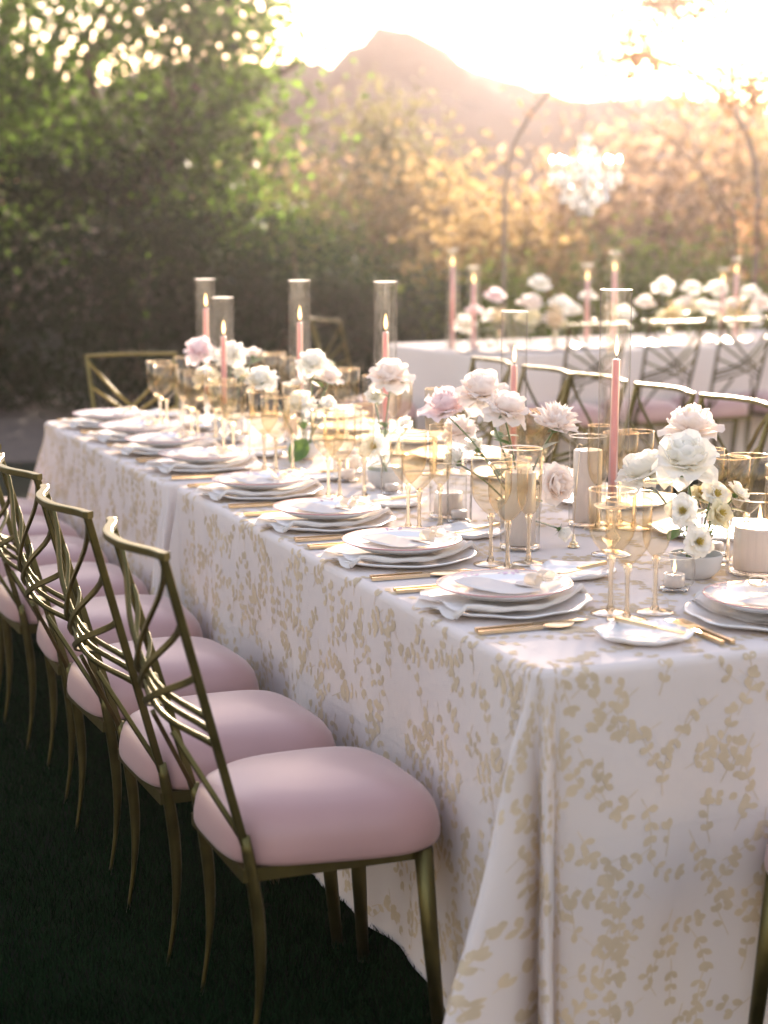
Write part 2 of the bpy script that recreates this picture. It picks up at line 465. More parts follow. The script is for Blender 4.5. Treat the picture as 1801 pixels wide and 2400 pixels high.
# ---------------------------------------------------------------- trees and shrubs
def leaf_cloud(centers, radii, n, size, shell=0.55, gaps=0.0, clump=70, seed=0):
    """leaf-sized faces gathered in clumps through the crown's volume"""
    rg = np.random.default_rng(seed)
    centers = np.asarray(centers, float); radii = np.asarray(radii, float)
    vol = radii.prod(1); pick = rg.choice(len(centers), max(1, n // clump), p=vol / vol.sum())
    d = rg.normal(size=(len(pick), 3)); d /= np.linalg.norm(d, axis=1)[:, None]
    r = rg.random(len(pick)) ** (1 / 3.0) * (1 - shell) + shell * rg.random(len(pick)) ** 0.25
    cc = centers[pick] + d * r[:, None] * radii[pick]
    if gaps:
        s = np.sin(cc[:, 0] * 2.3 + seed) + np.sin(cc[:, 1] * 2.9 + 1.3 * seed) + np.sin(cc[:, 2] * 2.6 + 0.7 * seed)
        cc = cc[s < 3 - 6 * gaps]
    cs = rg.uniform(0.5, 1.25, len(cc))
    rep = np.repeat(np.arange(len(cc)), clump)
    off = rg.normal(size=(len(rep), 3)) * (size * 3.2) * cs[rep][:, None] * np.array([1, 1, 0.75])
    P = cc[rep] + off
    P = P[P[:, 2] > 0.03]
    m = len(P)
    u = rg.normal(size=(m, 3)); u[:, 2] -= 0.3; u /= np.linalg.norm(u, axis=1)[:, None]
    w = rg.normal(size=(m, 3)); w -= u * (w * u).sum(1)[:, None]; w /= np.linalg.norm(w, axis=1)[:, None]
    nn = np.cross(u, w)
    s = size * rg.uniform(0.6, 1.35, m)[:, None]
    A = P - u * s * .5; B = P + w * s * .28 + nn * s * .06; C = P + u * s * .5; D = P - w * s * .28 + nn * s * .06
    V = np.stack([A, B, C, D], 1).reshape(-1, 3)
    F = np.arange(m * 4).reshape(-1, 4)
    return V, F

def limb(g, a, b, r0, r1, sag=0.1, n=6, rg=random):
    a, b = Vector(a), Vector(b)
    d = (b - a).length
    off = Vector((rg.uniform(-1, 1), rg.uniform(-1, 1), rg.uniform(0, 1))) * sag * d
    pts = [a.lerp(b, k / n) + off * math.sin(PI * k / n) for k in range(n + 1)]
    g.tube(pts, [r0 + (r1 - r0) * k / n for k in range(n + 1)], 8)

def tree(name, label, cat, base, blobs, n, size, mat, trunk_r=0.12, gaps=0.0, shell=0.5, seed=0, stems=5, group=None, clump=70):
    """blobs: (L, t, z, rx, ry, rz) in the garden frame"""
    b = far(*base[:2])
    root = thing(name, label, cat, b, 0, group)
    cs, rs = [], []
    for L, t, z, rx, ry, rz in blobs:
        cs.append(far(L, t, z) - b); rs.append((rx, ry, rz))
    V, F = leaf_cloud(cs, rs, n, size, shell, gaps, clump, seed)
    link('crown', np_mesh('crown', V, F), root, mat)
    rg = random.Random(seed)
    g = G()
    top = sorted(cs, key=lambda p: -p.z)
    zt = max(0.3, min(top[0].z * 0.55, top[0].z - 0.2))
    trunk_top = Vector((top[0].x * 0.4, top[0].y * 0.4, zt))
    limb(g, (0, 0, -0.05), trunk_top, trunk_r, trunk_r * 0.65, 0.05, 8, rg)
    for k in range(stems):
        p = rg.choice(cs) + Vector((rg.uniform(-.5, .5), rg.uniform(-.5, .5), rg.uniform(-.3, .5)))
        q = trunk_top * rg.uniform(0.55, 1.0)
        limb(g, q, p, trunk_r * 0.5, trunk_r * 0.12, 0.12, 6, rg)
    g.obj('trunk', M['bark'], root)
    return root

tree('broadleaf_tree', 'big dark green tree filling the upper left, sky showing through its leaves', 'tree', (-2.6, 17.4),
     [(-2.9, 16.6, 3.0, 1.5, 1.2, 1.0), (-2.0, 16.8, 3.9, 1.2, 1.2, 1.0), (-1.7, 16.6, 2.6, 0.75, 1.0, 0.8), (-3.6, 16.8, 2.2, 1.2, 1.2, 0.9), (-1.35, 17.0, 3.4, 0.55, 0.8, 0.55), (-2.3, 16.8, 1.9, 1.2, 1.0, 0.8), (-1.5, 16.6, 1.75, .75, .8, .6), (-1.15, 16.8, 2.3, .5, .7, .45), (-1.2, 16.8, 3.0, .45, .7, .4)],
     15000, 0.105, M['fol_tree'], 0.16, 0.16, 0.3, seed=4, stems=9, clump=45)
tree('broadleaf_tree', 'thin-leaved tree crown at the top left corner with many bright sky gaps', 'tree', (-4.6, 18.6),
     [(-3.6, 18.6, 4.4, 1.5, 1.0, 0.9), (-2.2, 18.8, 4.9, 1.2, 0.9, 0.7), (-4.4, 18.6, 3.6, 1.0, 1.0, 0.9), (-1.55, 18.6, 3.75, 0.7, 0.6, 0.45)],
     7000, 0.10, M['fol_tree'], 0.13, 0.2, 0.2, seed=9, stems=10, clump=40)
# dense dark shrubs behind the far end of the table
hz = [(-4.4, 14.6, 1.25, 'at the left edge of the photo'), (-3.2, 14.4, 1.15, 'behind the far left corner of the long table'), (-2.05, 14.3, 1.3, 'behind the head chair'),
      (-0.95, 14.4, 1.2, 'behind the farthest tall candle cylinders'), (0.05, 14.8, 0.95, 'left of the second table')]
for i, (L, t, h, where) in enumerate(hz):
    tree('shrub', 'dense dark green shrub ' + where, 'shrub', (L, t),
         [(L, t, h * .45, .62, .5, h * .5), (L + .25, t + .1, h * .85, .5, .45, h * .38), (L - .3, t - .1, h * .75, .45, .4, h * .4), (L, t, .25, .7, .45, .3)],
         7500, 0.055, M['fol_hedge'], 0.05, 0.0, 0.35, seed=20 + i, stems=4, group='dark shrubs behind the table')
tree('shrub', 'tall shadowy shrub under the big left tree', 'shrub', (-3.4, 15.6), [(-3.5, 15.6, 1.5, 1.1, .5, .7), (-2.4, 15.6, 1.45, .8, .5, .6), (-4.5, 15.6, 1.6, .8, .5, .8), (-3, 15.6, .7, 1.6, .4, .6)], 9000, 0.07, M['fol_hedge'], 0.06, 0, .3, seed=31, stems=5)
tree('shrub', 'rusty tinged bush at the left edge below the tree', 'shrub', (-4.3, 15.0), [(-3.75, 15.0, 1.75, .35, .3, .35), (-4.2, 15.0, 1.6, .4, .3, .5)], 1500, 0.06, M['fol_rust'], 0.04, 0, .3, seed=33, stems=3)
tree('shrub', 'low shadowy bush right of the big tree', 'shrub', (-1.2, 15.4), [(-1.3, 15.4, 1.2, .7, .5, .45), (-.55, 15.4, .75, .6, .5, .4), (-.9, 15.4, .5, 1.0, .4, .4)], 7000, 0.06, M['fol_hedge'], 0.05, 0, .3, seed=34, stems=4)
tree('shrub', 'sunlit lime green bush between the dark shrubs and the arch', 'shrub', (-0.75, 20), [(-0.9, 20, 1.35, .5, .5, .55), (-.35, 20, .9, .6, .5, .6), (.15, 20, .7, .5, .5, .5)], 5000, 0.075, M['fol_lime'], 0.05, 0.05, .3, seed=36, stems=4)
tree('shrub', 'lime green bush in front of the arch leg', 'shrub', (0.9, 16.5), [(1.0, 16.5, .6, .5, .4, .55), (.5, 16.6, .5, .45, .4, .5), (1.35, 16.5, .45, .4, .4, .45)], 4500, 0.06, M['fol_lime'], 0.05, 0.05, .3, seed=37, stems=4)
tree('conifer', 'tall olive tree standing before the right hill slope', 'tree', (0.1, 22), [(-.12, 22, 2.62, .36, .5, .50), (.03, 22, 1.95, .56, .5, .66), (-.1, 22, 1.2, .72, .5, .6), (.62, 22, 1.75, .40, .4, .48)], 4200, 0.11, M['fol_conifer'], 0.08, 0.05, .4, seed=40, clump=36)
tree('broadleaf_tree', 'rounded golden bush below the olive tree', 'tree', (0.61, 20.5), [(0.38, 20.5, 1.50, 0.61, 0.53, 0.61), (0.87, 20.5, 1.39, 0.46, 0.46, 0.53), (0.00, 20.5, 1.05, 0.53, 0.46, 0.61), (1.14, 20.5, 0.89, 0.61, 0.46, 0.53)], 3600, 0.12, M['fol_gold'], 0.06, 0.10, .4, seed=41, clump=36)
tree('broadleaf_tree', 'peach coloured bush between the big tree and the golden bush', 'tree', (-1.15, 22.3), [(-1.15, 22.3, 1.57, 0.58, 0.50, 0.58), (-0.65, 22.3, 1.29, 0.50, 0.50, 0.58), (-1.66, 22.3, 1.86, 0.50, 0.50, 0.65), (-0.29, 22.3, 1.00, 0.58, 0.43, 0.58)], 3200, 0.12, M['fol_rust'], 0.06, 0.10, .4, seed=42, clump=36)
tree('broadleaf_tree', 'hazy rust coloured tree behind the arch and chandelier', 'tree', (2.86, 20.2), [(1.85, 20.2, 1.25, 0.60, 0.59, 0.75), (2.69, 20.2, 1.72, 0.70, 0.59, 0.85), (2.18, 20.2, 1.00, 1.09, 0.59, 0.84), (3.44, 20.2, 1.95, 0.76, 0.59, 1.05), (3.02, 20.2, 0.83, 1.01, 0.50, 0.67)], 7500, 0.12, M['fol_rust'], 0.07, 0.08, .35, seed=43, stems=6, clump=36)
tree('broadleaf_tree', 'hazy brown green tree at the right edge', 'tree', (4.82, 19.8), [(4.21, 19.8, 1.67, 0.69, 0.60, 1.03), (4.90, 19.8, 1.85, 0.77, 0.60, 1.03), (4.47, 19.8, 0.90, 1.03, 0.52, 0.77)], 5500, 0.12, M['fol_gold'], 0.07, 0.08, .35, seed=44, stems=6, clump=36)
tree('slender_tree', 'tall airy tree at upper right with sparse sunlit sprays against the sky', 'tree', (2.5, 12.0), [(1.80, 12, 2.96, .22, .3, .16), (2.02, 12, 2.99, .18, .25, .16), (1.62, 12, 2.62, .14, .3, .12), (2.42, 12, 2.42, .22, .3, .14)], 3000, 0.055, M['fol_brown'], 0.014, 0.08, .2, seed=45, stems=2, clump=42)
tree('broadleaf_tree', 'round golden green crown right of the olive tree, left of the arch', 'tree', (1.15, 17.5), [(1.15, 17.5, 1.35, .42, .4, .40), (.75, 17.5, 1.05, .38, .4, .36), (1.45, 17.5, .95, .34, .4, .36)], 2200, 0.10, M['fol_gold'], 0.05, 0.08, .4, seed=51, clump=32)
tree('shrub', 'hazy green shrub behind the second table, left of its candles', 'shrub', (1.9, 18.5), [(1.6, 18.5, .7, .6, .4, .6), (2.2, 18.5, .75, .6, .4, .6), (1.9, 18.5, .35, .9, .4, .4)], 3400, 0.085, M['fol_lime'], 0.04, .05, .35, seed=46, clump=34)
tree('shrub', 'hazy green shrub behind the second table flowers', 'shrub', (3.2, 18.5), [(2.9, 18.5, .75, .6, .4, .6), (3.5, 18.5, .8, .6, .4, .6), (3.2, 18.5, .35, .9, .4, .4)], 3400, 0.085, M['fol_lime'], 0.04, .05, .35, seed=47, clump=34)
tree('shrub', 'hazy green shrub at the right edge behind the second table', 'shrub', (4.4, 18.5), [(4.1, 18.5, .8, .6, .4, .6), (4.8, 18.5, .9, .6, .4, .7), (4.4, 18.5, .35, .9, .4, .4)], 3400, 0.085, M['fol_lime'], 0.04, .05, .35, seed=48, clump=34)

# leaf mass added out of view behind and left, to block low sky light
cs, rs = [], []
for k in range(16):
    cs.append(far(-9 + 1.2 * k, -4.2 + .3 * math.sin(k * 2.1), 1.5)); rs.append((1.0, .8, 1.6))
for k in range(8):
    cs.append(far(-7.2 + .3 * math.sin(k * 1.7), -3 + 1.9 * k, .9)); rs.append((.8, 1.1, .9))
V, F = leaf_cloud(cs, rs, 30000, .16, .3, 0, 60, 90)
o = link('added_leaf_screen', np_mesh('added_leaf_screen', V, F), None, M['fol_hedge'])
tag(o, 'unseen dark leaf screen added behind the camera to dim the low sky', 'added_leaf_screen', kind='stuff')

# ---------------------------------------------------------------- tablecloths with vine print
class Cloth:
    """rectangular cloth over a rectangular table: top, rounded lip, hanging drop with folds"""
    def __init__(s, x0, x1, y0, y1, z=TZ, drop=0.735, wave=0.010, flare=0.16, seed=0, r=0.05, corner_fold=None, er=0.012):
        s.x0, s.x1, s.y0, s.y1, s.z, s.drop, s.r, s.er = x0, x1, y0, y1, z, drop, r, er
        s.wave, s.flare = wave, flare
        rg = random.Random(seed)
        s.ph = [(rg.uniform(7, 13), rg.uniform(0, 6), rg.uniform(.4, 1)) for _ in range(3)] + [(rg.uniform(18, 30), rg.uniform(0, 6), rg.uniform(.15, .4)) for _ in range(3)]
        s.CW = 0.42                                  # cloth width gathered at each corner
        lx, ly = x1 - x0 - 2 * r, y1 - y0 - 2 * r
        # perimeter starts at the far end of the -X side, runs toward -Y, round the near left corner and on
        s.seg = [('s', ly), ('c', s.CW), ('s', lx), ('c', s.CW), ('s', ly), ('c', s.CW), ('s', lx), ('c', s.CW)]
        s.P = sum(k[1] for k in s.seg)
        s.fold = corner_fold or (lambda th: 0.55 * math.exp(-((th - .35) / .16) ** 2) + 0.75 * math.exp(-((th - .62) / .12) ** 2))
    def edge(s, p):
        """base point on the lip, outward normal, corner parameter"""
        p %= s.P
        x0, x1, y0, y1, r = s.x0, s.x1, s.y0, s.y1, s.r
        starts = [((x0, y1 - r), (0, -1), (-1, 0)), None, ((x0 + r, y0), (1, 0), (0, -1)), None, ((x1, y0 + r), (0, 1), (1, 0)), None, ((x1 - r, y1), (-1, 0), (0, 1)), None]
        cent = [None, (x0 + r, y0 + r, PI), None, (x1 - r, y0 + r, 1.5 * PI), None, (x1 - r, y1 - r, 0), None, (x0 + r, y1 - r, .5 * PI)]
        for i, (k, L) in enumerate(s.seg):
            if p <= L or i == 7:
                if k == 's':
                    a, d, n = starts[i]
                    return (a[0] + d[0] * p, a[1] + d[1] * p), n, None, i
                th = p / L
                cx, cy, a0 = cent[i]
                a = a0 + th * PI / 2
                n = (math.cos(a), math.sin(a))
                return (cx + n[0] * r, cy + n[1] * r), n, th, i
            p -= L
    def at(s, p, h):
        """point h metres of cloth below the lip (h<0: onto the top)"""
        (bx, by), n, th, i = s.edge(p)
        q = s.er * PI / 2
        if h < 0:
            off, z = -s.er + h, s.z
        elif h < q:
            a = h / s.er
            off, z = -s.er + s.er * math.sin(a), s.z - s.er * (1 - math.cos(a))
        else:
            d = h - q
            k = d / s.drop
            w = sum(A * math.sin(f * p + ph + 0.6 * k) for f, ph, A in s.ph) * s.wave * min(1, k * 1.6)
            if th is not None:
                e = math.sin(PI * th) ** 0.5
                th2 = th + (.035 * math.sin(4.6 * k + .8) + .015 * math.sin(11 * k)) * math.sin(PI * th)
                w = w * (1 - e) + d * s.flare * 2.2 * s.fold(th2) * min(1, d / .12) ** .5 * (1 + .06 * math.sin(7 * k + 9 * th))
            off, z = w, s.z - s.er - d * (0.995 if th is None else 0.985)
        return Vector((bx + n[0] * off, by + n[1] * off, max(z, 0.004 + 0.003 * math.sin(9 * p))))
    def build(s, root):
        ps = []
        acc = 0
        for k, L in s.seg:
            m = max(2, int(L / 0.022)) if k == 's' else 44
            ps += [acc + L * j / m for j in range(m)]
            acc += L
        q = s.er * PI / 2
        hs = [0, q * .33, q * .66, q] + [q + s.drop * j / 26 for j in range(1, 27)]
        v = [s.at(p, h) for h in hs for p in ps]
        n = len(ps)
        f = [(j * n + i, j * n + (i + 1) % n, (j + 1) * n + (i + 1) % n, (j + 1) * n + i) for j in range(len(hs) - 1) for i in range(n)]
        # top as grid-like fan inward
        g = G().add(v, f)
        ctr = [((s.x0 + s.x1) / 2, (s.y0 + s.y1) / 2)]
        g.add([s.at(p, 0) for p in ps], [tuple(range(n - 1, -1, -1))])
        o = g.obj('cloth', M['linen'], root)
        o.data.flip_normals()
        s.o = o
        return o
    def prints(s, root, rg, p_ranges, n_top=0, lift=0.0007, dens=1.0):
        g = G()
        cnt = [0]                            # every leaf of the print lies a hair above the one before
        def up():
            return (cnt[0] % 50) * 8e-6
        def leaf(fn, a, b, ang, L, W):
            k = 5; cnt[0] += 1
            u = (math.cos(ang), math.sin(ang))
            left, right = [], []
            for j in range(k + 1):
                t = j / k
                w = W * math.sin(PI * min(1, (t * 0.95 + .03) ** 1.25)) ** 0.7
                x, y = a + u[0] * L * t, b + u[1] * L * t
                left.append((x - u[1] * w, y + u[0] * w)); right.append((x + u[1] * w, y - u[0] * w))
            V = [fn(*q) for pr in zip(left, right) for q in pr]
            g.add(V, [(2 * j, 2 * j + 1, 2 * j + 3, 2 * j + 2) for j in range(k)])
        def sprig(fn, a, b, ang, n, sc_=1.0):
            x, y = a, b
            st = 0.025 * sc_
            curv = rg.uniform(-.26, .26)
            path = [(x, y)]
            for k in range(n):
                ang += curv + rg.uniform(-.25, .25)
                x += math.cos(ang) * st; y += math.sin(ang) * st
                path.append((x, y))
                for sd in (-1, 1):
                    if rg.random() < 0.88:
                        leaf(fn, x, y, ang + sd * rg.uniform(.5, 1.15), rg.uniform(.015, .0235) * sc_, rg.uniform(.0054, .0074) * sc_)
            if rg.random() < .7: leaf(fn, x, y, ang, .021 * sc_, .0068 * sc_)
            V = []; cnt[0] += 1
            for k, (x, y) in enumerate(path):
                V += [fn(x - .0010, y - .0003), fn(x + .0010, y + .0003)]
            g.add(V, [(2 * j, 2 * j + 1, 2 * j + 3, 2 * j + 2) for j in range(len(path) - 1)])
        def drop_fn(p, h):
            h = min(max(h, -0.05), s.drop - .004)
            e = .003
            P0 = s.at(p, h); dp = s.at(p + e, h) - s.at(p - e, h); dh = s.at(p, h + e) - s.at(p, h - e)
            nn = dh.cross(dp)
            if nn.length < 1e-12: return P0
            nn.normalize()
            (bx, by), n, th, i = s.edge(p)
            if nn.x * n[0] + nn.y * n[1] + nn.z * .5 < 0: nn = -nn
            return P0 + nn * (lift + up())
        for p0, p1 in p_ranges:
            nx = int((p1 - p0) / .058 * dens); ny = int(s.drop / .058)
            for i in range(nx):
                for j in range(ny):
                    a = p0 + (i + .5 + .5 * (j % 2) + rg.uniform(-.36, .36)) * (p1 - p0) / nx
                    b = (j + rg.uniform(-.1, .9)) * s.drop / ny
                    rise = rg.random() < .5
                    sprig(drop_fn, a, b, (PI / 2 if rise else -PI / 2) + rg.uniform(-1.2, 1.2), rg.choice([2, 3, 3, 4]))
        if n_top:
            fn = lambda x, y: Vector((min(max(x, s.x0 + .015), s.x1 - .015), min(max(y, s.y0 + .015), s.y1 - .015), s.z + .0005 + up()))
            for k in range(n_top):
                sprig(fn, rg.uniform(s.x0 + .03, s.x1 - .1), rg.uniform(s.y0 + .03, s.y1 - .03), rg.uniform(0, 2 * PI), rg.randint(3, 6))
        o = g.obj('leaf_print', M['print'], root, False)
        o['kind'] = 'stuff'
        return o

near_fold = lambda th: .98 * math.exp(-((th - .28) / .15) ** 2) - .11 * math.exp(-((th - .53) / .06) ** 2) + .40 * math.exp(-((th - .71) / .11) ** 2) - .05 * math.exp(-((th - .9) / .05) ** 2)
r1 = thing('tablecloth', 'white tablecloth with ochre vine print over the near half of the long table', 'tablecloth')
C1 = Cloth(TX0, TX1, 2.635, 4.985, wave=.015, er=.016, flare=0.175, seed=3, corner_fold=near_fold)
C1.build(r1)
ly = 4.985 - 2.635 - .1
C1.prints(r1, random.Random(5), [(0.0, ly + .42 + (TX1 - TX0 - .1) + .42)], 300)
r2 = thing('tablecloth', 'white tablecloth with ochre vine print over the far half of the long table', 'tablecloth')
C2 = Cloth(TX0 - .018, TX1, 5.03, 6.85, z=TZ - .004, flare=0.16, seed=8)
C2.build(r2)
C2.prints(r2, random.Random(6), [(-.25, 1.85)], 120)

# ---------------------------------------------------------------- banquet chairs
def make_chair(label, loc, rz, group):
    """front faces local +x; origin on the ground below the seat centre"""
    t = thing('banquet_chair', label, 'chair', loc, rz, group)
    zb, zt_ = 0.42, 0.955
    def post(sg, u):     # u 0..1 from seat to top
        return Vector((-.175 - .145 * u, sg * (.165 + .027 * u), zb + (zt_ - zb) * u))
    def shell(s, u):
        c_ = post(1, u); bow = (.062 - .022 * max(0, (u - .45) / .55)) * min(1, .3 + u / .45) * math.cos(PI / 2 * abs(s) ** 1.35) ** 2
        return Vector((c_.x - bow, s * c_.y, c_.z))
    # cushion
    g = G(); n = 56
    prof = [(0, .376), (.94, .374), (.982, .377), (.998, .386), (1.0, .402), (.99, .424), (.96, .445), (.90, .463), (.78, .479), (.55, .491), (.25, .498), (0.001, .499)]
    v, f = [], []
    for sc_, z in prof:
        for k in range(n):
            a = 2 * PI * k / n
            ca, sa = math.cos(a), math.sin(a)
            e = 2 / 3.6
            x = math.copysign(abs(ca) ** e, ca); y = math.copysign(abs(sa) ** e, sa)
            wy = .205 + .02 * x
            pk = .0022 * math.sin(9 * a + .8 * math.sin(5 * a)) * max(0, 1 - abs(z - .392) / .03)      # small pulls where the cover is stapled
            v.append((x * (.212 + pk) * sc_ + .012, y * (wy + pk) * sc_, z + .0012 * math.sin(5 * x * sc_ + 3 * y * sc_)))
    for i in range(len(prof) - 1):
        for k in range(n):
            f.append((i * n + k, i * n + (k + 1) % n, (i + 1) * n + (k + 1) % n, (i + 1) * n + k))
    g.add(v, f).obj('seat', M['seat'], t)
    g = G(); g.box(-.18, .185, -.17, -.145, .350, .3745); g.box(-.18, .185, .145, .17, .350, .3745); g.box(.16, .185, -.145, .145, .350, .3745); g.box(-.18, -.155, -.145, .145, .350, .3745)
    g.obj('seat_frame', M['brass'], t, False)
    # top rail: flat at the ends, bowed back between
    pts = [shell(-1 + 2 * k / 28, 1.0) for k in range(29)]
    pts = [pts[0] + Vector((.006, -.008, 0))] + pts + [pts[-1] + Vector((.006, .008, 0))]
    G().bar(pts, (0, 0, 1), .017, .014).obj('top_rail', M['brass'], t, True, 28)
    for sg in (-1, 1):
        G().bar([post(sg, k / 10) - Vector((0, 0, .0)) for k in range(11)], (1, 0, .2), .013, .015).obj('back_post', M['brass'], t, True, 28)
        # rear sabre leg
        L = []
        for k in range(15):
            u = k / 14
            L.append(Vector((-.175 + .034 * math.sin(PI * u * .85) - .010 * u, sg * (.165 - .006 * u), .435 * (1 - u))))
        G().tube(L, [.0084 + .0046 * math.sin(PI * min(1, u / 14 * 1.15 + .1)) - .005 * (u / 14) ** 2 for u in range(15)], 10).obj('leg', M['brass'], t)
        G().tube([(.165, sg * .175, .372), (.175, sg * .187, .2), (.19, sg * .20, 0)], [.018, .0155, .012], 12).obj('leg', M['brass'], t)
        # three fan bars from this post down across to the other
        for a, b, sag in ((.955, .43, .10), (.765, .385, .05), (.59, .335, .02)):
            P, N = [], []
            for k in range(17):
                q = k / 16
                s = sg * (1 - 2 * q)
                u = a + (b - a) * q - sag * math.sin(PI * q)
                P.append(shell(s * .985, u) + Vector((.004 * sg, 0, 0)))
                N.append(Vector((1, .5 * math.sin(PI * s) * .9, .15)))
            G().bar(P, N, .0125, .007).obj('lattice_bar', M['brass'], t, True, 28)
        a, b = shell(sg * .40, .36), post(sg, .01)
        G().bar([a.lerp(b, k / 4) for k in range(5)], (1, 0, .2), .012, .009).obj('strut', M['brass'], t, True, 28)
    return t

ords = ['nearest', 'second', 'third', 'fourth', 'fifth', 'sixth', 'seventh', 'farthest']
GRP_L = 'chairs along the left side of the long table'
lab = lambda o: 'brass chair with pink seat, %s in the left row' % o
chair0 = make_chair(lab('nearest the camera'), (1.065, 3.085, 0), 0.0, GRP_L)
for i, (x, y, r) in enumerate([(1.035, 3.565, .02), (1.04, 4.125, .04), (1.065, 4.67, -.05), (1.045, 5.19, .03), (1.045, 5.70, .02), (1.05, 6.14, 0), (1.05, 6.58, 0)]):
    copy_thing(chair0, (x, y, 0), r, lab(ords[i + 1] + (' from the camera' if i < 6 else ' from the camera')), GRP_L)
GRP_R = 'chairs along the right side of the long table'
for i, (x, y, r) in enumerate([(2.775, 4.80, .03), (2.77, 5.25, -.02), (2.775, 5.71, .03), (2.75, 6.08, 0), (2.74, 6.56, -.04)]):
    copy_thing(chair0, (x, y, 0), PI + r, 'brass lattice chair facing us across the long table, %s of that row' % (ords[i] if i < 4 else 'farthest'), GRP_R)
copy_thing(chair0, (1.81, 7.14, 0), -PI / 2 + .03, 'brass chair at the far head of the long table, facing the camera', 'chairs at the heads of the tables')
copy_thing(chair0, (1.935, 2.395, 0), PI / 2, 'pink seated chair at the near end of the long table, cut by the right edge', 'chairs at the heads of the tables')

# ---------------------------------------------------------------- tableware
def charger_mesh():
    w = lambda a, r, z: ((.0045 * math.sin(5 * a + .7) + .003 * math.sin(9 * a)) * (r / .165) ** 3, (.0016 * math.sin(5 * a) + .001 * math.sin(8 * a + 1)) * (r / .165) ** 4)
    return G().lathe([(0.001, .002), (.10, .002), (.118, .004), (.150, .013), (.166, .0165), (.168, .0145), (.150, .008), (.118, .0), (.105, 0), (0.001, 0)], 64, wob=w).mesh('charger_plate')
def plate_meshes():
    b = G().lathe([(.001, .0075), (.085, .0075), (.095, .010), (.110, .0155), (.1315, .0215), (.1325, .019), (.112, .0105), (.095, .0025), (.080, 0), (.001, 0)], 64).mesh('plate')
    rim = G().lathe([(.1315, .0217), (.1345, .0222), (.1352, .0205), (.1325, .0188)], 64).mesh('rim')
    g = G()
    rg = random.Random(2)
    for k in range(7):                        # printed sprays on the plate's rim
        a0 = 2 * PI * k / 7 + rg.uniform(-.15, .15)
        for j in range(6):
            a = a0 + rg.uniform(-.2, .2); r = rg.uniform(.1125, .1275); q = rg.uniform(0, 2 * PI); s = rg.uniform(.0035, .0075)
            V = []
            for m_ in range(7):
                w = 2 * PI * m_ / 7
                dx, dy = s * math.cos(w), s * .55 * math.sin(w)
                x = r * math.cos(a) + dx * math.cos(q) - dy * math.sin(q); y = r * math.sin(a) + dx * math.sin(q) + dy * math.cos(q)
                rr = math.hypot(x, y)
                V.append((x, y, .0155 + (rr - .110) * .006 / .0215 + .0006))
            g.add(V, [tuple(range(7))])
    pr = g.mesh('flower_print', False)
    return b, rim, pr
def napkin_mesh():
    """folded linen laid across the charger, its ends spilling over the rim"""
    g = G(); nx, ny = 22, 16
    def P(u, v, dz):
        x = (u - .5) * .190
        y = (v - .5) * .345
        x *= 1 - .38 * (2 * abs(v - .5)) ** 2
        d = math.hypot(x, y)
        z = .008 + .0145 * max(0, (d - .10) / .066) if d < .166 else .0225 - (d - .166) * 1.1
        z = max(.003, min(z, .0225))
        z += dz + .0022 * math.sin(11 * u + 3 * v) + .0016 * math.sin(23 * v + 5 * u)
        x += .006 * math.sin(7 * v + 1); y += .006 * math.sin(9 * u)
        return (x, y, z)
    for layer, dz in enumerate((.001, .006)):
        b = len(g.v)
        V = [P(i / (nx - 1) * (1 - .04 * layer) + .02 * layer, j / (ny - 1) * (1 - .05 * layer) + .02 * layer, dz) for j in range(ny) for i in range(nx)]
        g.add(V, [(j * nx + i, j * nx + i + 1, (j + 1) * nx + i + 1, (j + 1) * nx + i) for j in range(ny - 1) for i in range(nx - 1)])
    # rolled edge along the diner's side
    pts = [Vector(P(.0, k / 15, .006)) + Vector((-.003, 0, .0)) for k in range(16)]
    g.tube(pts, [.0055 + .0012 * math.sin(k * 1.7) for k in range(16)], 8)
    pts = [Vector(P(k / 15, .0, .006)) for k in range(16)]
    g.tube(pts, [.0050 + .0012 * math.sin(k * 1.3) for k in range(16)], 8)
    return g.mesh('napkin')
def card_mesh():
    g = G()
    n = 18
    out = [(.001 * math.sin(3.1 * k) + .050 * math.copysign(abs(math.cos(2 * PI * k / n)) ** .5, math.cos(2 * PI * k / n)), .092 * math.copysign(abs(math.sin(2 * PI * k / n)) ** .5, math.sin(2 * PI * k / n))) for k in range(n)]
    top = [(x, y, .0012 + .004 * (y / .09) ** 2) for x, y in out]; bot = [(x, y, .004 * (y / .09) ** 2) for x, y in out]
    g.add(top + bot, [tuple(range(n)), tuple(range(2 * n - 1, n - 1, -1))] + [(k, n + k, n + (k + 1) % n, (k + 1) % n) for k in range(n)])
    return g.mesh('menu_card', False)
def ribbon_mesh():
    g = G()
    for sd in (-1, 1):
        V = []
        for k in range(13):
            a = 2 * PI * k / 12
            x, z = sd * (.020 * (1 - math.cos(a)) / 1.0), .011 * math.sin(a) + .011
            V += [(x, -.008 - .004 * math.sin(a / 2), z), (x, .008 + .004 * math.sin(a / 2), z)]
        g.add(V, [(2 * k, 2 * k + 1, 2 * k + 3, 2 * k + 2) for k in range(12)])
        V = []
        for k in range(7):
            u = k / 6
            V += [(sd * .045 * u, -.02 * u - .007, .012 * (1 - u) + .002 * math.sin(6 * u)), (sd * .045 * u, -.02 * u + .007, .012 * (1 - u) + .002 * math.sin(6 * u + 1))]
        g.add(V, [(2 * k, 2 * k + 1, 2 * k + 3, 2 * k + 2) for k in range(6)])
    return g.mesh('ribbon_bow')
def tag_mesh():
    g = G(); g.lathe([(.001, .0014), (.030, .0014), (.030, 0), (.001, 0)], 28, wob=lambda a, r, z: (-.28 * r * math.sin(a) ** 2, 0)); return g.mesh('name_tag', False)
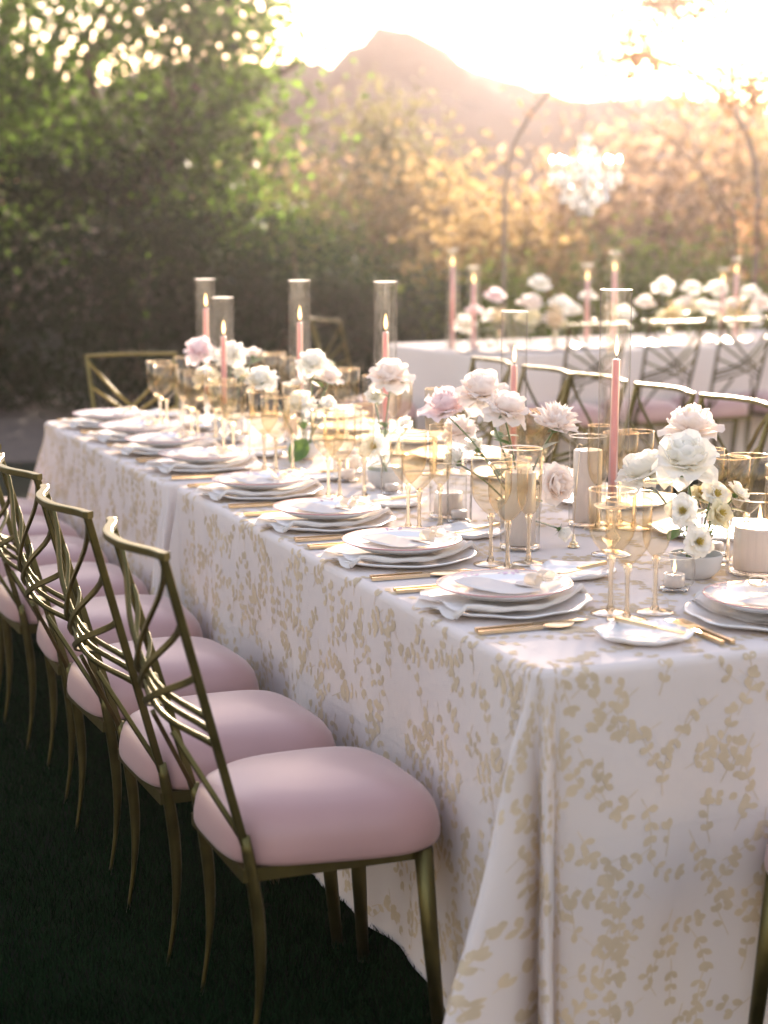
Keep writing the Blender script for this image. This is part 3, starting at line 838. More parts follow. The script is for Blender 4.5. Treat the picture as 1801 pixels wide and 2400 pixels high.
def bread_mesh():
    w = lambda a, r, z: ((.003 * math.sin(6 * a + .7)) * (r / .085) ** 3, (.0022 * math.sin(6 * a) + .0015 * math.sin(9 * a + 1)) * (r / .085) ** 4)
    return G().lathe([(0.001, .003), (.050, .003), (.066, .007), (.087, .0165), (.089, .015), (.068, .003), (.05, 0), (0.001, 0)], 56, wob=w).mesh('bread_plate')
def knife_mesh(L=.235, blade=.5):
    g = G()
    g.box(0, L * (1 - blade), -.0045, .0045, .001, .0085)
    n = 9; V = []
    for k in range(n):
        u = k / (n - 1); x = L * (1 - blade) + L * blade * u
        w = .009 * (1 - .15 * u) * (1 if u < .85 else math.sqrt(max(0, 1 - ((u - .85) / .15) ** 2)) * .98 + .02)
        V += [(x, -.0035, .0055), (x, -.0035 + 1.9 * w, .0055), (x, -.0035 + 1.9 * w, .0035), (x, -.0035, .0030)]
    F = []
    for k in range(n - 1):
        for j in range(4): F.append((4 * k + j, 4 * k + (j + 1) % 4, 4 * k + 4 + (j + 1) % 4, 4 * k + 4 + j))
    F += [(0, 3, 2, 1), (4 * n - 4, 4 * n - 3, 4 * n - 2, 4 * n - 1)]
    g.add(V, F)
    return g.mesh('knife', False)
def spoon_mesh(L=.20):
    g = G(); g.box(0, L * .66, -.0042, .0042, .001, .008)
    V = []; n, m_ = 9, 7
    for k in range(n):
        u = k / (n - 1); x = L * .655 + L * .345 * u; w = .0195 * math.sin(PI * (u * .93 + .07)) ** .7
        for j in range(m_):
            y = -1 + 2 * j / (m_ - 1)
            V.append((x, y * w, .0055 + .004 * (y * y - 1) * math.sin(PI * u) + .003 * (u > .9)))
    g.add(V, [(k * m_ + j, k * m_ + j + 1, (k + 1) * m_ + j + 1, (k + 1) * m_ + j) for k in range(n - 1) for j in range(m_ - 1)])
    return g.mesh('spoon', False)
def fork_mesh(L=.20):
    g = G(); g.box(0, L * .62, -.0042, .0042, .001, .008); g.box(L * .62, L * .76, -.0105, .0105, .0035, .0058)
    for k in range(4): g.box(L * .76, L, -.0105 + k * .0062, -.0105 + k * .0062 + .0028, .004, .0058)
    return g.mesh('fork', False)
def glass_parts(rb, h, hb, kind):
    """rb bowl radius, h height, hb bowl height -> bowl, stem, foot meshes"""
    z0 = h - hb
    prof = []
    if kind == 'flute': sh = [(.08, 0), (.36, .03), (.63, .09), (.83, .17), (.95, .27), (1.0, .40), (1.0, 1.0)]
    else: sh = [(.06, 0), (.24, .035), (.50, .12), (.74, .22), (.90, .32), (.975, .42), (1.0, .52), (1.0, 1.0)]
    prof = [(rb * a, z0 + hb * b) for a, b in sh]
    bowl = G().lathe(prof + [(rb * .985, h + .0005), (rb * .965, h - .001)], 40).mesh('bowl')
    rim = G().lathe([(rb * 1.003 + .0009 * math.cos(w), h + .0009 * math.sin(w)) for w in [2 * PI * k / 8 for k in range(8)]], 40, closed=True).mesh('rim')
    stem = G().tube([(0, 0, .006), (0, 0, .02), (0, 0, z0 * .5), (0, 0, z0 - .02), (0, 0, z0 - .004), (0, 0, z0 + .004)], [.010, .0052, .0043, .0047, .0085, .006], 14).mesh('stem')
    fr = .038 if kind != 'flute' else .036
    foot = G().lathe([(.001, .009), (.008, .0075), (.02, .0042), (fr, .0018), (fr + .0006, .001), (fr, .0003), (.001, .0005)], 40).mesh('foot')
    return bowl, rim, stem, foot
MS = {}
MS['charger'] = charger_mesh(); MS['charger'].materials.append(M['china'])
a_, b_, c_ = plate_meshes()
for me, mt in ((a_, 'china'), (b_, 'pinkrim'), (c_, 'lilac')): me.materials.append(M[mt])
MS['plate'] = (a_, b_, c_)
for k, fn, mt in (('napkin', napkin_mesh, 'napkin'), ('card', card_mesh, 'card'), ('tag', tag_mesh, 'card'), ('ribbon', ribbon_mesh, 'ribbon'), ('bread', bread_mesh, 'china'),
                  ('knife', knife_mesh, 'gold'), ('spoon', spoon_mesh, 'gold'), ('fork', fork_mesh, 'gold')):
    MS[k] = fn(); MS[k].materials.append(M[mt])
MS['butter'] = knife_mesh(.165, .42); MS['butter'].materials.append(M['gold'])
for k, a in (('wine', (.0455, .243, .133, 'wine')), ('water', (.0435, .232, .127, 'wine')), ('flute', (.028, .258, .150, 'flute'))):
    MS[k] = glass_parts(*a)
    for me, mt in zip(MS[k], ('amber', 'amber_stem', 'amber_stem', 'amber_stem')): me.materials.append(M[mt])

def place(name, me, label, cat, loc, rz, group, tilt=None):
    o = link(name, me)
    o.location = loc
    o.rotation_euler = (tilt[0], tilt[1], rz) if tilt else (0, 0, rz)
    return tag(o, label, cat, group)
def stemware(kind, label, loc, group, rz=0):
    t = thing({'wine': 'wine_glass', 'water': 'water_glass', 'flute': 'champagne_flute'}[kind], label, 'glass', loc, rz, group)
    for nm, me in zip(('bowl', 'rim', 'stem', 'foot'), MS[kind]): link(nm, me, t)
    return t

def setting(x, y, rz, which, full=True, jig=0, bread_uv=(.268, .225), forks=True):
    """one place setting; local +u points to the table's middle, +v to the diner's left"""
    rg = random.Random(100 + jig)
    cu, su = math.cos(rz), math.sin(rz)
    def at(u, v, z=0.0): return (x + u * cu - v * su, y + u * su + v * cu, TZ + .001 + z)
    place('charger_plate', MS['charger'], 'large white wavy-rimmed charger plate, bottom plate of %s' % which, 'plate', at(0, 0), rz + rg.uniform(0, 6), 'charger plates')
    place('napkin', MS['napkin'], 'folded white linen napkin between the plates of %s' % which, 'napkin', at(-.004, .0, .001), rz + PI / 2 + .30 + rg.uniform(-.12, .12), 'linen napkins')
    p = thing('dinner_plate', 'pink-rimmed dinner plate on top of %s' % which, 'plate', at(0, 0, .026), rz + rg.uniform(0, 6), 'pink rimmed plates')
    p.rotation_euler[0] = rg.uniform(-.02, .02)
    for nm, me in zip(('plate', 'rim', 'flower_print'), MS['plate']):
        o = link(nm, me, p)
        if nm == 'flower_print': o['kind'] = 'stuff'
    cz = .026 + .0085
    place('menu_card', MS['card'], 'white menu card lying on the plate of %s' % which, 'card', at(-.018, -.004, cz + .0055), rz + .25 + rg.uniform(-.2, .2), 'menu cards', (0, .04))
    place('name_tag', MS['tag'], 'small oval name tag on the menu card of %s' % which, 'tag', at(.036, -.022, cz + .0115), rz + 1.2, 'name tags', (.05, 0.05))
    place('ribbon_bow', MS['ribbon'], 'sheer cream ribbon bow on the plate of %s' % which, 'ribbon', at(.062, -.028, cz + .013), rz + rg.uniform(.3, .9), 'ribbon bows')
    place('knife', MS['knife'], 'gold dinner knife right of the plate of %s' % which, 'knife', at(-.150, -.190, 0), rz + rg.uniform(-.03, .03), 'gold knives')
    place('spoon', MS['spoon'], 'gold spoon beside the knife of %s' % which, 'spoon', at(-.155, -.212, 0), rz + rg.uniform(-.03, .03), 'gold spoons')
    place('fork', MS['fork'], 'gold dinner fork left of the plate of %s' % which, 'fork', at(-.155, .188, 0), rz + rg.uniform(-.04, .04), 'gold forks')
    place('fork', MS['fork'], 'gold salad fork outside the dinner fork of %s' % which, 'fork', at(-.152, .208, 0), rz + rg.uniform(-.04, .04), 'gold forks')
    place('bread_plate', MS['bread'], 'small white bread plate of %s' % which, 'plate', at(*bread_uv), rz + rg.uniform(0, 6), 'bread plates')
    place('butter_knife', MS['butter'], 'gold butter knife across the bread plate of %s' % which, 'knife', at(bread_uv[0] + .085, bread_uv[1] + .01, .016), rz + PI + .25 + rg.uniform(-.2, .2), 'butter knives')
    glasses(x, y, rz, which, jig)

def glasses(x, y, rz, which, jig):
    rg = random.Random(300 + jig)
    cu, su = math.cos(rz), math.sin(rz)
    def at(u, v, z=0.0): return (x + u * cu - v * su, y + u * su + v * cu, TZ + .001 + z)
    j = lambda: rg.uniform(-.006, .006)
    stemware('wine', 'amber wine glass, tallest wide one of the trio at %s' % which, at(.160 + j(), -.135 + j()), 'amber wine glasses')
    stemware('water', 'shorter amber wine glass of the trio at %s' % which, at(.168 + j(), -.198 + j()), 'amber water glasses')
    stemware('flute', 'narrow amber champagne flute of the trio at %s' % which, at(.242 + j(), -.160 + j()), 'amber champagne flutes')

YS = [3.134, 3.672, 4.172, 4.715, 5.30, 5.735, 6.13, 6.57]
for i, y in enumerate(YS):
    setting(1.497, y, 0, 'the %s left-side place setting' % ords[i], jig=i)
setting(1.925, 2.84, PI / 2, 'the near-end place setting', jig=20, bread_uv=(-.055, .315))
for i, y in enumerate([3.20, 3.70, 4.22, 4.75, 5.25, 5.72, 6.10, 6.55]):
    which = 'the %s right-side place setting' % ords[i]
    glasses(2.343, y, PI, which, 40 + i)
    if i >= 1:
        place('charger_plate', MS['charger'], 'large white wavy-rimmed charger plate, bottom plate of %s' % which, 'plate', (2.343, y, TZ + .001), i, 'charger plates')

# ---------------------------------------------------------------- candles and vessels
def flame(parent, z, x=0.0, y=0.0, s=1.0):
    G().lathe([(.0005, z), (.0035 * s, z + .006 * s), (.0052 * s, z + .014 * s), (.0045 * s, z + .024 * s), (.002 * s, z + .038 * s), (.0004, z + .046 * s)], 12, (x, y)).obj('flame', M['flame'], parent)
def taper_set(x, y, where, chim_top, ctop, tilt=(0.0, 0.0)):
    """glass candlestick with saucer, chimney standing on the saucer, taper inside"""
    g0 = 'taper candles in glass chimneys'
    base = .115
    t = thing('candlestick', 'glass candlestick ' + where, 'candlestick', (x, y, TZ + .001), 0, 'glass candlesticks')
    G().lathe([(.001, .008), (.018, .010), (.034, .006), (.045, .002), (.045, 0), (.001, 0)], 40).obj('foot', M['clear_solid'], t)
    G().lathe([(.010, .009), (.008, .02), (.020, .034), (.021, .042), (.010, .054), (.008, .066), (.013, .076), (.009, .086), (.012, .098), (.012, .106)], 28).obj('stem', M['clear_solid'], t)
    G().lathe([(.001, .106), (.012, .106), (.030, .108), (.040, .112), (.042, .116), (.040, .1165), (.030, .112), (.014, .111), (.014, .130), (.011, .130), (.011, .114), (.001, .114)], 40).obj('saucer', M['clear_solid'], t)
    c = thing('glass_chimney', 'tall clear glass chimney ' + where, 'glass', (x, y, TZ + .001), 0, 'glass chimneys')
    G().lathe([(.0345, base), (.0355, chim_top)], 48).obj('glass_tube', M['clear'], c)
    G().lathe([(.0355 + .0013 * math.cos(w), chim_top + .0013 * math.sin(w)) for w in [2 * PI * k / 8 for k in range(8)]], 48, closed=True).obj('rim', M['rim'], c)
    k = thing('taper_candle', 'lit pink taper candle ' + where, 'candle', (x, y, TZ + .001), 0, g0)
    dx, dy = tilt
    G().tube([(0, 0, .112), (dx * .5, dy * .5, (ctop + .112) / 2), (dx, dy, ctop - .004), (dx, dy, ctop)], [.0105, .0098, .0090, .0078], 20).obj('wax', M['pinkwax'], k)
    G().tube([(dx, dy, ctop - .001), (dx + .001, dy, ctop + .006), (dx + .003, dy, ctop + .011)], .0009, 6).obj('wick', M['wick'], k)
    flame(k, ctop + .008, dx + .001, dy)
taper_set(1.960, 3.545, 'beside the white roses at the near right end', .600, .444, (.010, .012))
taper_set(2.110, 4.375, 'behind the blush roses', .512, .367)
taper_set(2.020, 5.090, 'behind the single rose in the middle of the table', .570, .418)
taper_set(1.917, 5.595, 'behind the two white roses toward the far end', .560, .423)
taper_set(1.750, 5.910, 'in the shorter of the two cylinders at the far end', .495, .363)
taper_set(1.800, 6.300, 'in the farthest tall cylinder', .545, .440)

def pillar_set(x, y, where, rg_, hg, rc, hc, lit=False):
    c = thing('glass_cylinder', 'clear glass cylinder vase holding a candle ' + where, 'glass', (x, y, TZ + .001), 0, 'glass cylinder vases')
    G().lathe([(rg_, .004), (rg_, hg)], 56).obj('glass_tube', M['clear'], c)
    G().lathe([(rg_ + .0014 * math.cos(w), hg + .0014 * math.sin(w)) for w in [2 * PI * k / 8 for k in range(8)]], 48, closed=True).obj('rim', M['rim'], c)
    G().lathe([(.001, .010), (rg_ - .002, .010), (rg_ + .0005, .007), (rg_ + .0005, .001), (rg_ - .003, 0), (.001, 0)], 48).obj('base', M['clear_solid'], c)
    k = thing('pillar_candle', 'white pillar candle ' + where, 'candle', (x, y, TZ + .012), 0, 'white pillar candles')
    G().lathe([(.001, hc - .006), (rc * .35, hc - .005), (rc * .75, hc - .002), (rc * .92, hc), (rc, hc - .003), (rc, .002), (rc - .002, 0), (.001, 0)], 48).obj('wax', M['wax'], k)
    G().tube([(0, 0, hc - .006), (0.001, 0, hc + .005)], .001, 6).obj('wick', M['wick'], k)
    if lit: flame(k, hc + .004, s=.9)
pillar_set(1.800, 3.690, 'right behind the second wine glass trio', .046, .236, .036, .170)
pillar_set(2.098, 3.922, 'beside the hanging blush rose', .046, .225, .036, .180)
pillar_set(2.150, 3.235, 'at the right edge behind the end plate', .063, .165, .055, .092, True)
pillar_set(1.826, 4.165, 'behind the ribbed glass tumbler', .048, .145, .037, .055)
pillar_set(1.877, 5.040, 'short and wide beside the middle flower bowl', .043, .20, .034, .060)
pillar_set(1.985, 5.85, 'between the far flower bowls', .043, .20, .036, .12)

def ribbed(x, y, where, r=.031, h=.145):
    t = thing('ribbed_glass', 'ribbed clear glass tumbler ' + where, 'glass', (x, y, TZ + .001), 0, 'ribbed glass tumblers')
    G().lathe([(r * .96, .004), (r, h)], 96, wob=lambda a, rr, z: (.0016 * math.sin(a * 24), 0)).obj('wall', M['clear'], t)
    G().lathe([(.001, .009), (r * .9, .008), (r * .97, .004), (r * .93, 0), (.001, 0)], 40).obj('base', M['clear_solid'], t)
    G().lathe([(.001, .030), (r * .62, .030), (r * .66, .027), (r * .66, .011), (.001, .011)], 28).obj('tealight', M['wax'], t)
ribbed(1.822, 4.085, 'in front of the short pillar candle')
ribbed(1.835, 4.575, 'before the middle flower bowl', .030, .11)
ribbed(2.174, 3.45, 'behind the near flower bowl', .031, .135)
ribbed(1.79, 5.93, 'at the far end of the table', .030, .145)
ribbed(1.72, 6.28, 'behind the farthest glasses', .030, .13)

def tealight(x, y, where):
    t = thing('tealight_holder', 'round clear glass tealight holder ' + where, 'candle holder', (x, y, TZ + .001), 0, 'glass tealight holders')
    G().lathe([(.030, .004), (.040, .018), (.043, .036), (.042, .056), (.039, .072)], 44).obj('glass_wall', M['clear'], t)
    G().lathe([(.039 + .001 * math.cos(w), .072 + .001 * math.sin(w)) for w in [2 * PI * k / 8 for k in range(8)]], 44, closed=True).obj('rim', M['rim'], t)
    G().lathe([(.001, .008), (.028, .008), (.031, .005), (.029, 0), (.001, 0)], 40).obj('base', M['clear_solid'], t)
    k = thing('tealight', 'lit white tealight inside the glass holder ' + where, 'candle', (x, y, TZ + .010), 0, 'white tealights')
    G().lathe([(.001, .024), (.017, .024), (.0205, .027), (.0215, .0265), (.0215, .001), (.02, 0), (.001, 0)], 36).obj('wax', M['wax'], k)
    G().tube([(0, 0, .022), (.001, 0, .029)], .001, 6).obj('wick', M['wick'], k)
    flame(k, .028, s=.62)
tealight(1.886, 3.142, 'in front of the near flower bowl')
tealight(1.81, 4.86, 'beside the middle pillar candle')

def bowl(x, y, where, r=.056, h=.052):
    return tag(G().lathe([(.001, .006), (r * .55, .007), (r * .85, .022), (r * .97, h), (r, h + .001), (r + .001, h - .002), (r * .92, .020), (r * .62, .003), (r * .5, 0), (.001, 0)], 48).obj('flower_bowl', M['clay'], None),
               'small matt off-white flower bowl ' + where, 'bowl', 'flower bowls'), (x, y)
BOWLS = {}
for k, x, y, w in (('A', 2.000, 3.245, 'under the big white roses at the near right end'), ('B', 1.960, 4.02, 'hidden under the blush roses behind the second glass trio'), ('C', 1.870, 4.705, 'under the single blush rose in the middle'),
                   ('D', 1.865, 5.41, 'with the trailing leaf under the two white roses'), ('E', 1.82, 6.12, 'at the far end under the white and pink roses')):
    o, _ = bowl(x, y, w); o.location = (x, y, TZ + .001); BOWLS[k] = Vector((x, y, TZ + .03))

hold = thing('number_holder', 'small brass weight with thin wire and loop holding a table number', 'card holder', (1.924, 3.66, TZ + .001), 0)
G().lathe([(.001, 0), (.0135, .0005), (.0135, .003), (.009, .006), (.0085, .008), (.0105, .010), (.006, .013), (.0035, .016), (.0032, .030), (.001, .031)], 28).obj('weight', M['gold'], hold)
G().tube([(0, 0, .03), (.004, 0, .12), (.012, .0, .228)], .0007, 6).obj('wire', M['gold'], hold)
G().tube([(.012 + .007 * math.sin(a), 0, .235 - .007 * math.cos(a)) for a in [2 * PI * k / 16 for k in range(17)]], .0009, 6).obj('loop', M['gold'], hold)

# ---------------------------------------------------------------- flowers
def petal_mesh(name, L, W, bulge, curl, side, ruffle=0.0, jag=0, seed=0, nu=8, nv=7, heart=0.0):
    """grows along +Z from the origin, outer face +X"""
    rg = random.Random(seed)
    ph = [rg.uniform(0, 6) for _ in range(4)]
    v = []
    for j in range(nv):
        t = j / (nv - 1)
        w = W * (math.sin(PI * min(1, .10 + .66 * t ** .9)) ** .75)
        for i in range(nu):
            u = -1 + 2 * i / (nu - 1)
            top = 1 - .30 * abs(u) ** 2.6 - heart * math.exp(-(u / .25) ** 2)
            if jag and j == nv - 1: top += .10 * math.sin(jag * u * 3.1 + ph[0]) + rg.uniform(-.05, .05)
            z = L * t * (top if t > .5 else 1 - (1 - top) * (t / .5) ** 2)
            x = bulge * math.sin(PI * min(1, t * .95)) + curl * max(0, t - .55) ** 2 * 4.9 - side * u * u * (1 - .45 * t) + ruffle * t * t * math.sin(5 * u + ph[1]) + ruffle * .6 * t ** 3 * math.sin(9 * u + ph[2])
            v.append((x, u * w, z))
    f = [(j * nu + i, j * nu + i + 1, (j + 1) * nu + i + 1, (j + 1) * nu + i) for j in range(nv - 1) for i in range(nu - 1)]
    return G().add(v, f).mesh(name)
PET = {}
for c in ('white', 'cream', 'blush', 'pink'):
    mt = M[c + '_petal']
    for k, a in (('rose_in', (.50, .22, .10, .02, .12, .02)), ('rose_mid', (.56, .34, .14, .09, .15, .035)), ('rose_out', (.62, .42, .13, .20, .14, .05)), ('rose_out2', (.60, .44, .11, .26, .12, .07)),
                 ('lis', (.55, .34, .06, .14, .08, .05)), ('peony_in', (.52, .24, .12, .02, .09, .04)), ('spiky', (.58, .20, .07, .05, .06, .05)), ('broad', (.58, .36, .10, .06, .14, .04))):
        me = petal_mesh('petal', *a, seed=len(PET), jag=3 if k in ('peony_in', 'spiky') else 0, heart=.05 if k.startswith('rose_out') else 0)
        me.materials.append(mt); PET[c, k] = me
def leaf_mesh():
    v, f = [], []
    n = 9
    for j in range(n):
        t = j / (n - 1); w = .27 * math.sin(PI * min(1, t * .96 + .02)) ** .85
        for u in (-1, -.5, 0, .5, 1):
            v.append((u * w, t, -.10 * t * t + .10 * abs(u) * w * 2 + .012 * math.sin(t * 25) * abs(u)))
    for j in range(n - 1):
        for i in range(4): f.append((j * 5 + i, j * 5 + i + 1, (j + 1) * 5 + i + 1, (j + 1) * 5 + i))
    return G().add(v, f).mesh('leaf')
LEAF = leaf_mesh(); LEAF.materials.append(M['leaf'])
def sepal_mesh():
    g = G()
    for k in range(5):
        a = 2 * PI * k / 5
        V = []
        for j in range(5):
            t = j / 4; w = .07 * (1 - t) ** .7; r = .10 + .34 * t; z = -.02 - .05 * t + .02 * math.sin(k + 3 * t)
            for s in (-1, 1): V.append((r * math.cos(a) - s * w * math.sin(a), r * math.sin(a) + s * w * math.cos(a), z))
        g.add(V, [(2 * j, 2 * j + 1, 2 * j + 3, 2 * j + 2) for j in range(4)])
    g.lathe([(.02, -.17), (.10, -.12), (.13, -.05), (.10, 0)], 12)
    return g.mesh('sepal')
SEPAL = sepal_mesh(); SEPAL.materials.append(M['stem'])
STAM = G()
for k in range(26):
    a = k * 2.4; r = .10 * math.sqrt(k / 26)
    STAM.tube([(r * .4 * math.cos(a), r * .4 * math.sin(a), .0), (r * math.cos(a), r * math.sin(a), .20 + .05 * math.sin(k * 3))], [.006, .013], 5)
STAM = STAM.mesh('stamens'); STAM.materials.append(M['stamen'])

def flower(kind, color, pos, dia, base, label, seed, leaves=1, axis=None, grp='flowers in the bowls on the long table'):
    rg = random.Random(seed)
    pos = Vector(pos)
    nm = {'rose': 'rose', 'peony': 'peony', 'dahlia': 'peony', 'lis': 'lisianthus', 'carn': 'carnation', 'bud': 'rosebud'}[kind]
    root = thing(nm, label, 'flower', base, 0, grp)
    b = Vector(base)
    out = pos - b
    if axis is None:
        axis = Vector((out.x * 2.0 + rg.uniform(-.3, .3) - .25, out.y * 1.2 + rg.uniform(-.3, .3) - .25, .9))
    axis = Vector(axis).normalized()
    q = axis.to_track_quat('Z', 'X').to_matrix().to_4x4()
    R = dia * 1.06
    Bm = Matrix.Translation(out) @ q @ Matrix.Rotation(rg.uniform(0, 6), 4, 'Z') @ Matrix.Scale(R, 4)
    # stem
    st_end = out - axis * dia * .14
    mid = Vector((out.x * .35, out.y * .35, out.z * .55))
    pts = []
    for k in range(9):
        t = k / 8
        p = Vector((0, 0, -.02)) * (1 - t) ** 2 + mid * 2 * t * (1 - t) + st_end * t * t
        pts.append(p)
    G().tube(pts, [.0024 + .0004 * math.sin(k * 2.1) for k in range(9)], 7).obj('stem', M['stem'], root)
    s = link('sepal', SEPAL, root); s.matrix_local = Bm @ Matrix.Translation((0, 0, -.02))
    def put(key, phi, tilt, r, z, sc_=1.0, lean=0.0):
        o = link('petal', PET[color, key], root)
        o.matrix_local = Bm @ Matrix.Rotation(phi, 4, 'Z') @ Matrix.Translation((r, 0, z)) @ Matrix.Rotation(tilt, 4, 'Y') @ Matrix.Rotation(lean, 4, 'X') @ Matrix.Scale(sc_, 4)
    ga = 2.399963
    j = lambda a: rg.uniform(-a, a)
    if kind == 'rose':
        k = 0
        for n_, key, t0, t1, r, z, s0, s1 in ((5, 'rose_in', -.12, .0, .02, .06, .62, .78), (6, 'rose_mid', .06, .28, .04, .03, .75, .86), (6, 'rose_mid', .38, .62, .05, .0, .82, .9), (6, 'rose_out', .75, 1.1, .05, -.02, .80, .88), (5, 'rose_out2', 1.2, 1.62, .05, -.03, .76, .84)):
            for i in range(n_):
                t = i / max(1, n_ - 1)
                put(key, k * ga + j(.2), t0 + (t1 - t0) * t + j(.08), r, z + j(.01), s0 + (s1 - s0) * t + j(.04), j(.12)); k += 1
    elif kind == 'peony':
        for i in range(16): put('peony_in', i * ga + j(.2), .05 + .035 * i + j(.12), .03, .06, .80 + j(.1), j(.2))
        for i in range(8): put('broad', i * ga + 1 + j(.2), .55 + .06 * i + j(.15), .04, .02, .86 + j(.06), j(.15))
        for i in range(6): put('rose_out', i * 2 * PI / 6 + j(.3), 1.15 + j(.25), .05, -.02, .88 + j(.06), j(.1))
        o = link('stamens', STAM, root); o.matrix_local = Bm @ Matrix.Translation((0, 0, .05))
    elif kind == 'dahlia':
        for i in range(34): put('spiky', i * ga + j(.15), .0 + .036 * i + j(.1), .02, .05 - .002 * i, .75 + .007 * i + j(.08), j(.2))
        for i in range(7): put('broad', i * ga + j(.3), 1.25 + j(.2), .05, -.03, .9 + j(.06), j(.1))
        o = link('stamens', STAM, root); o.matrix_local = Bm @ Matrix.Translation((0, 0, .1))
    elif kind == 'lis':
        for i in range(6): put('lis', i * ga + j(.15), .25 + .06 * i + j(.08), .03, .03, .80 + j(.05), j(.1))
        for i in range(7): put('lis', i * ga + .7 + j(.15), .75 + .06 * i + j(.1), .04, .0, .92 + j(.06), j(.1))
        o = link('stamens', STAM, root); o.matrix_local = Bm @ Matrix.Translation((0, 0, .04)) @ Matrix.Scale(1.25, 4)
    elif kind == 'carn':
        for i in range(26): put('spiky', i * ga + j(.2), .0 + .05 * i + j(.15), .02, .04, .74 + j(.1), j(.3))
    else:
        for i in range(9): put('rose_mid' if i > 3 else 'rose_in', i * ga + j(.1), -.1 + .05 * i, .02, 0, .9 + .03 * i, j(.1))
    for k in range(leaves):
        t = rg.uniform(.35, .9)
        i = min(7, int(t * 8)); p = pts[i].lerp(pts[i + 1], t * 8 - i)
        o = link('leaf', LEAF, root)
        a = rg.uniform(0, 2 * PI)
        o.matrix_local = Matrix.Translation(p) @ Matrix.Rotation(a, 4, 'Z') @ Matrix.Rotation(rg.uniform(-.3, .5), 4, 'X') @ Matrix.Scale(rg.uniform(.042, .068), 4)
    return root

FL = [
('A', 2.008, 3.311, 1.001, .126, 'rose', 'white', 'largest white rose at the near right end, above the small blooms', 2, (-.35, -.75, .75)),
('A', 2.075, 3.403, 1.054, .112, 'peony', 'blush', 'pale pink peony standing above the largest white rose', 1, (-.1, -.2, 1)),
('A', 2.002, 3.468, .952, .112, 'rose', 'white', 'white rose seen from the side, half hidden left of the largest rose', 1, (-.6, .1, .7)),
('A', 1.944, 3.212, .912, .064, 'lis', 'white', 'small open white flower with green-yellow centre below the largest white rose', 1, (-.5, -.8, .25)),
('A', 2.059, 3.278, .928, .064, 'lis', 'white', 'small white ruffled bloom right of the largest white rose stem', 1, (.1, -.8, .5)),
('A', 2.105, 3.261, .933, .054, 'lis', 'white', 'rightmost small white bloom of the near bowl, facing up', 0, (.5, -.3, .8)),
('A', 2.036, 3.227, .896, .064, 'lis', 'cream', 'small cream bloom at the lower right of the near flowers', 1, (.3, -.8, .35)),
('A', 1.953, 3.165, .853, .064, 'lis', 'white', 'lowest open white flower just above the near bowl', 0, (-.2, -.9, .3)),
('A', 2.084, 3.374, .911, .052, 'lis', 'cream', 'yellowish cream bloom tucked behind the small white ones', 0, (0, -.5, .7)),
('B', 1.902, 4.129, 1.080, .116, 'rose', 'blush', 'tallest blush rose of the middle group on a long bare stem', 1, (-.3, -.6, .9)),
('B', 1.913, 4.010, 1.044, .105, 'rose', 'blush', 'blush rose just below and right of the tallest, before the cylinder', 2, (.2, -.6, .8)),
('B', 1.835, 4.202, 1.034, .110, 'peony', 'pink', 'pinkest bloom, a ruffled peony left of the blush roses', 1, (-.3, -.5, .8)),
('B', 1.980, 3.871, 1.023, .098, 'dahlia', 'blush', 'pale spiky petalled bloom left of the tall near cylinder', 2, (.2, -.6, .85)),
('B', 1.946, 3.806, .889, .086, 'rose', 'blush', 'blush rose hanging low beside the white pillar candle', 1, (.25, -.9, .15)),
('B', 1.908, 3.696, .797, .046, 'bud', 'white', 'small drooping white rosebud near the brass number holder', 0, (.5, -.6, -.5)),
('B', 1.926, 4.317, .960, .088, 'rose', 'blush', 'blush rose low behind the pink peony', 1, None),
('B', 1.923, 4.204, .929, .064, 'carn', 'white', 'white frilly carnation behind the second glass trio', 1, None),
('B', 1.855, 4.172, .902, .070, 'carn', 'white', 'white frilly bloom just above the ribbed tumbler', 0, None),
('C', 1.930, 4.823, 1.060, .114, 'rose', 'blush', 'single blush rose on a tall leafy stem in the middle bowl', 3, (-.2, -.6, .9)),
('C', 1.885, 4.831, 1.002, .064, 'lis', 'white', 'small white bloom just below the single blush rose', 1, None),
('C', 1.837, 4.718, .875, .075, 'lis', 'white', 'white bloom low in the middle bowl behind the third glass trio', 1, (-.4, -.8, .4)),
('C', 2.001, 4.878, .912, .058, 'carn', 'white', 'white frilly sprig right of the middle bowl', 0, None),
('D', 1.904, 5.432, 1.059, .107, 'rose', 'white', 'highest white rose of the fourth bowl, round and full', 1, (-.2, -.7, .7)),
('D', 1.951, 5.405, 1.010, .090, 'peony', 'blush', 'pale open bloom touching the highest white rose of the fourth bowl', 1, (.2, -.8, .5)),
('D', 1.842, 5.380, .933, .106, 'rose', 'white', 'low broad white rose beside the fourth glass trio', 2, (-.3, -.4, .9)),
('D', 1.779, 5.580, .997, .109, 'rose', 'white', 'white rose seen above the fifth glass trio', 1, (-.4, -.3, .9)),
('D', 1.907, 5.581, .980, .070, 'lis', 'white', 'small white bloom between two white roses of the fourth bowl', 0, None),
('D', 1.925, 5.346, .925, .084, 'carn', 'white', 'white frilly bloom below the pale open one of the fourth bowl', 0, None),
('E', 1.837, 6.109, 1.038, .121, 'rose', 'white', 'large white rose of the farthest bowl leaning left', 1, (-.5, -.5, .7)),
('E', 1.763, 6.249, 1.046, .120, 'rose', 'pink', 'pink tinged rose farthest left, beside the farthest cylinder', 1, (-.3, -.4, .9)),
('E', 1.952, 6.226, 1.032, .070, 'lis', 'blush', 'small blush bloom right behind the large far white rose', 0, None),
('E', 1.735, 6.083, .967, .096, 'rose', 'white', 'low white rose of the farthest bowl above the sixth glass trio', 1, (-.5, -.4, .8)),
('E', 1.879, 6.135, .968, .088, 'carn', 'white', 'white frilly bloom below the large far white rose', 0, None),
]
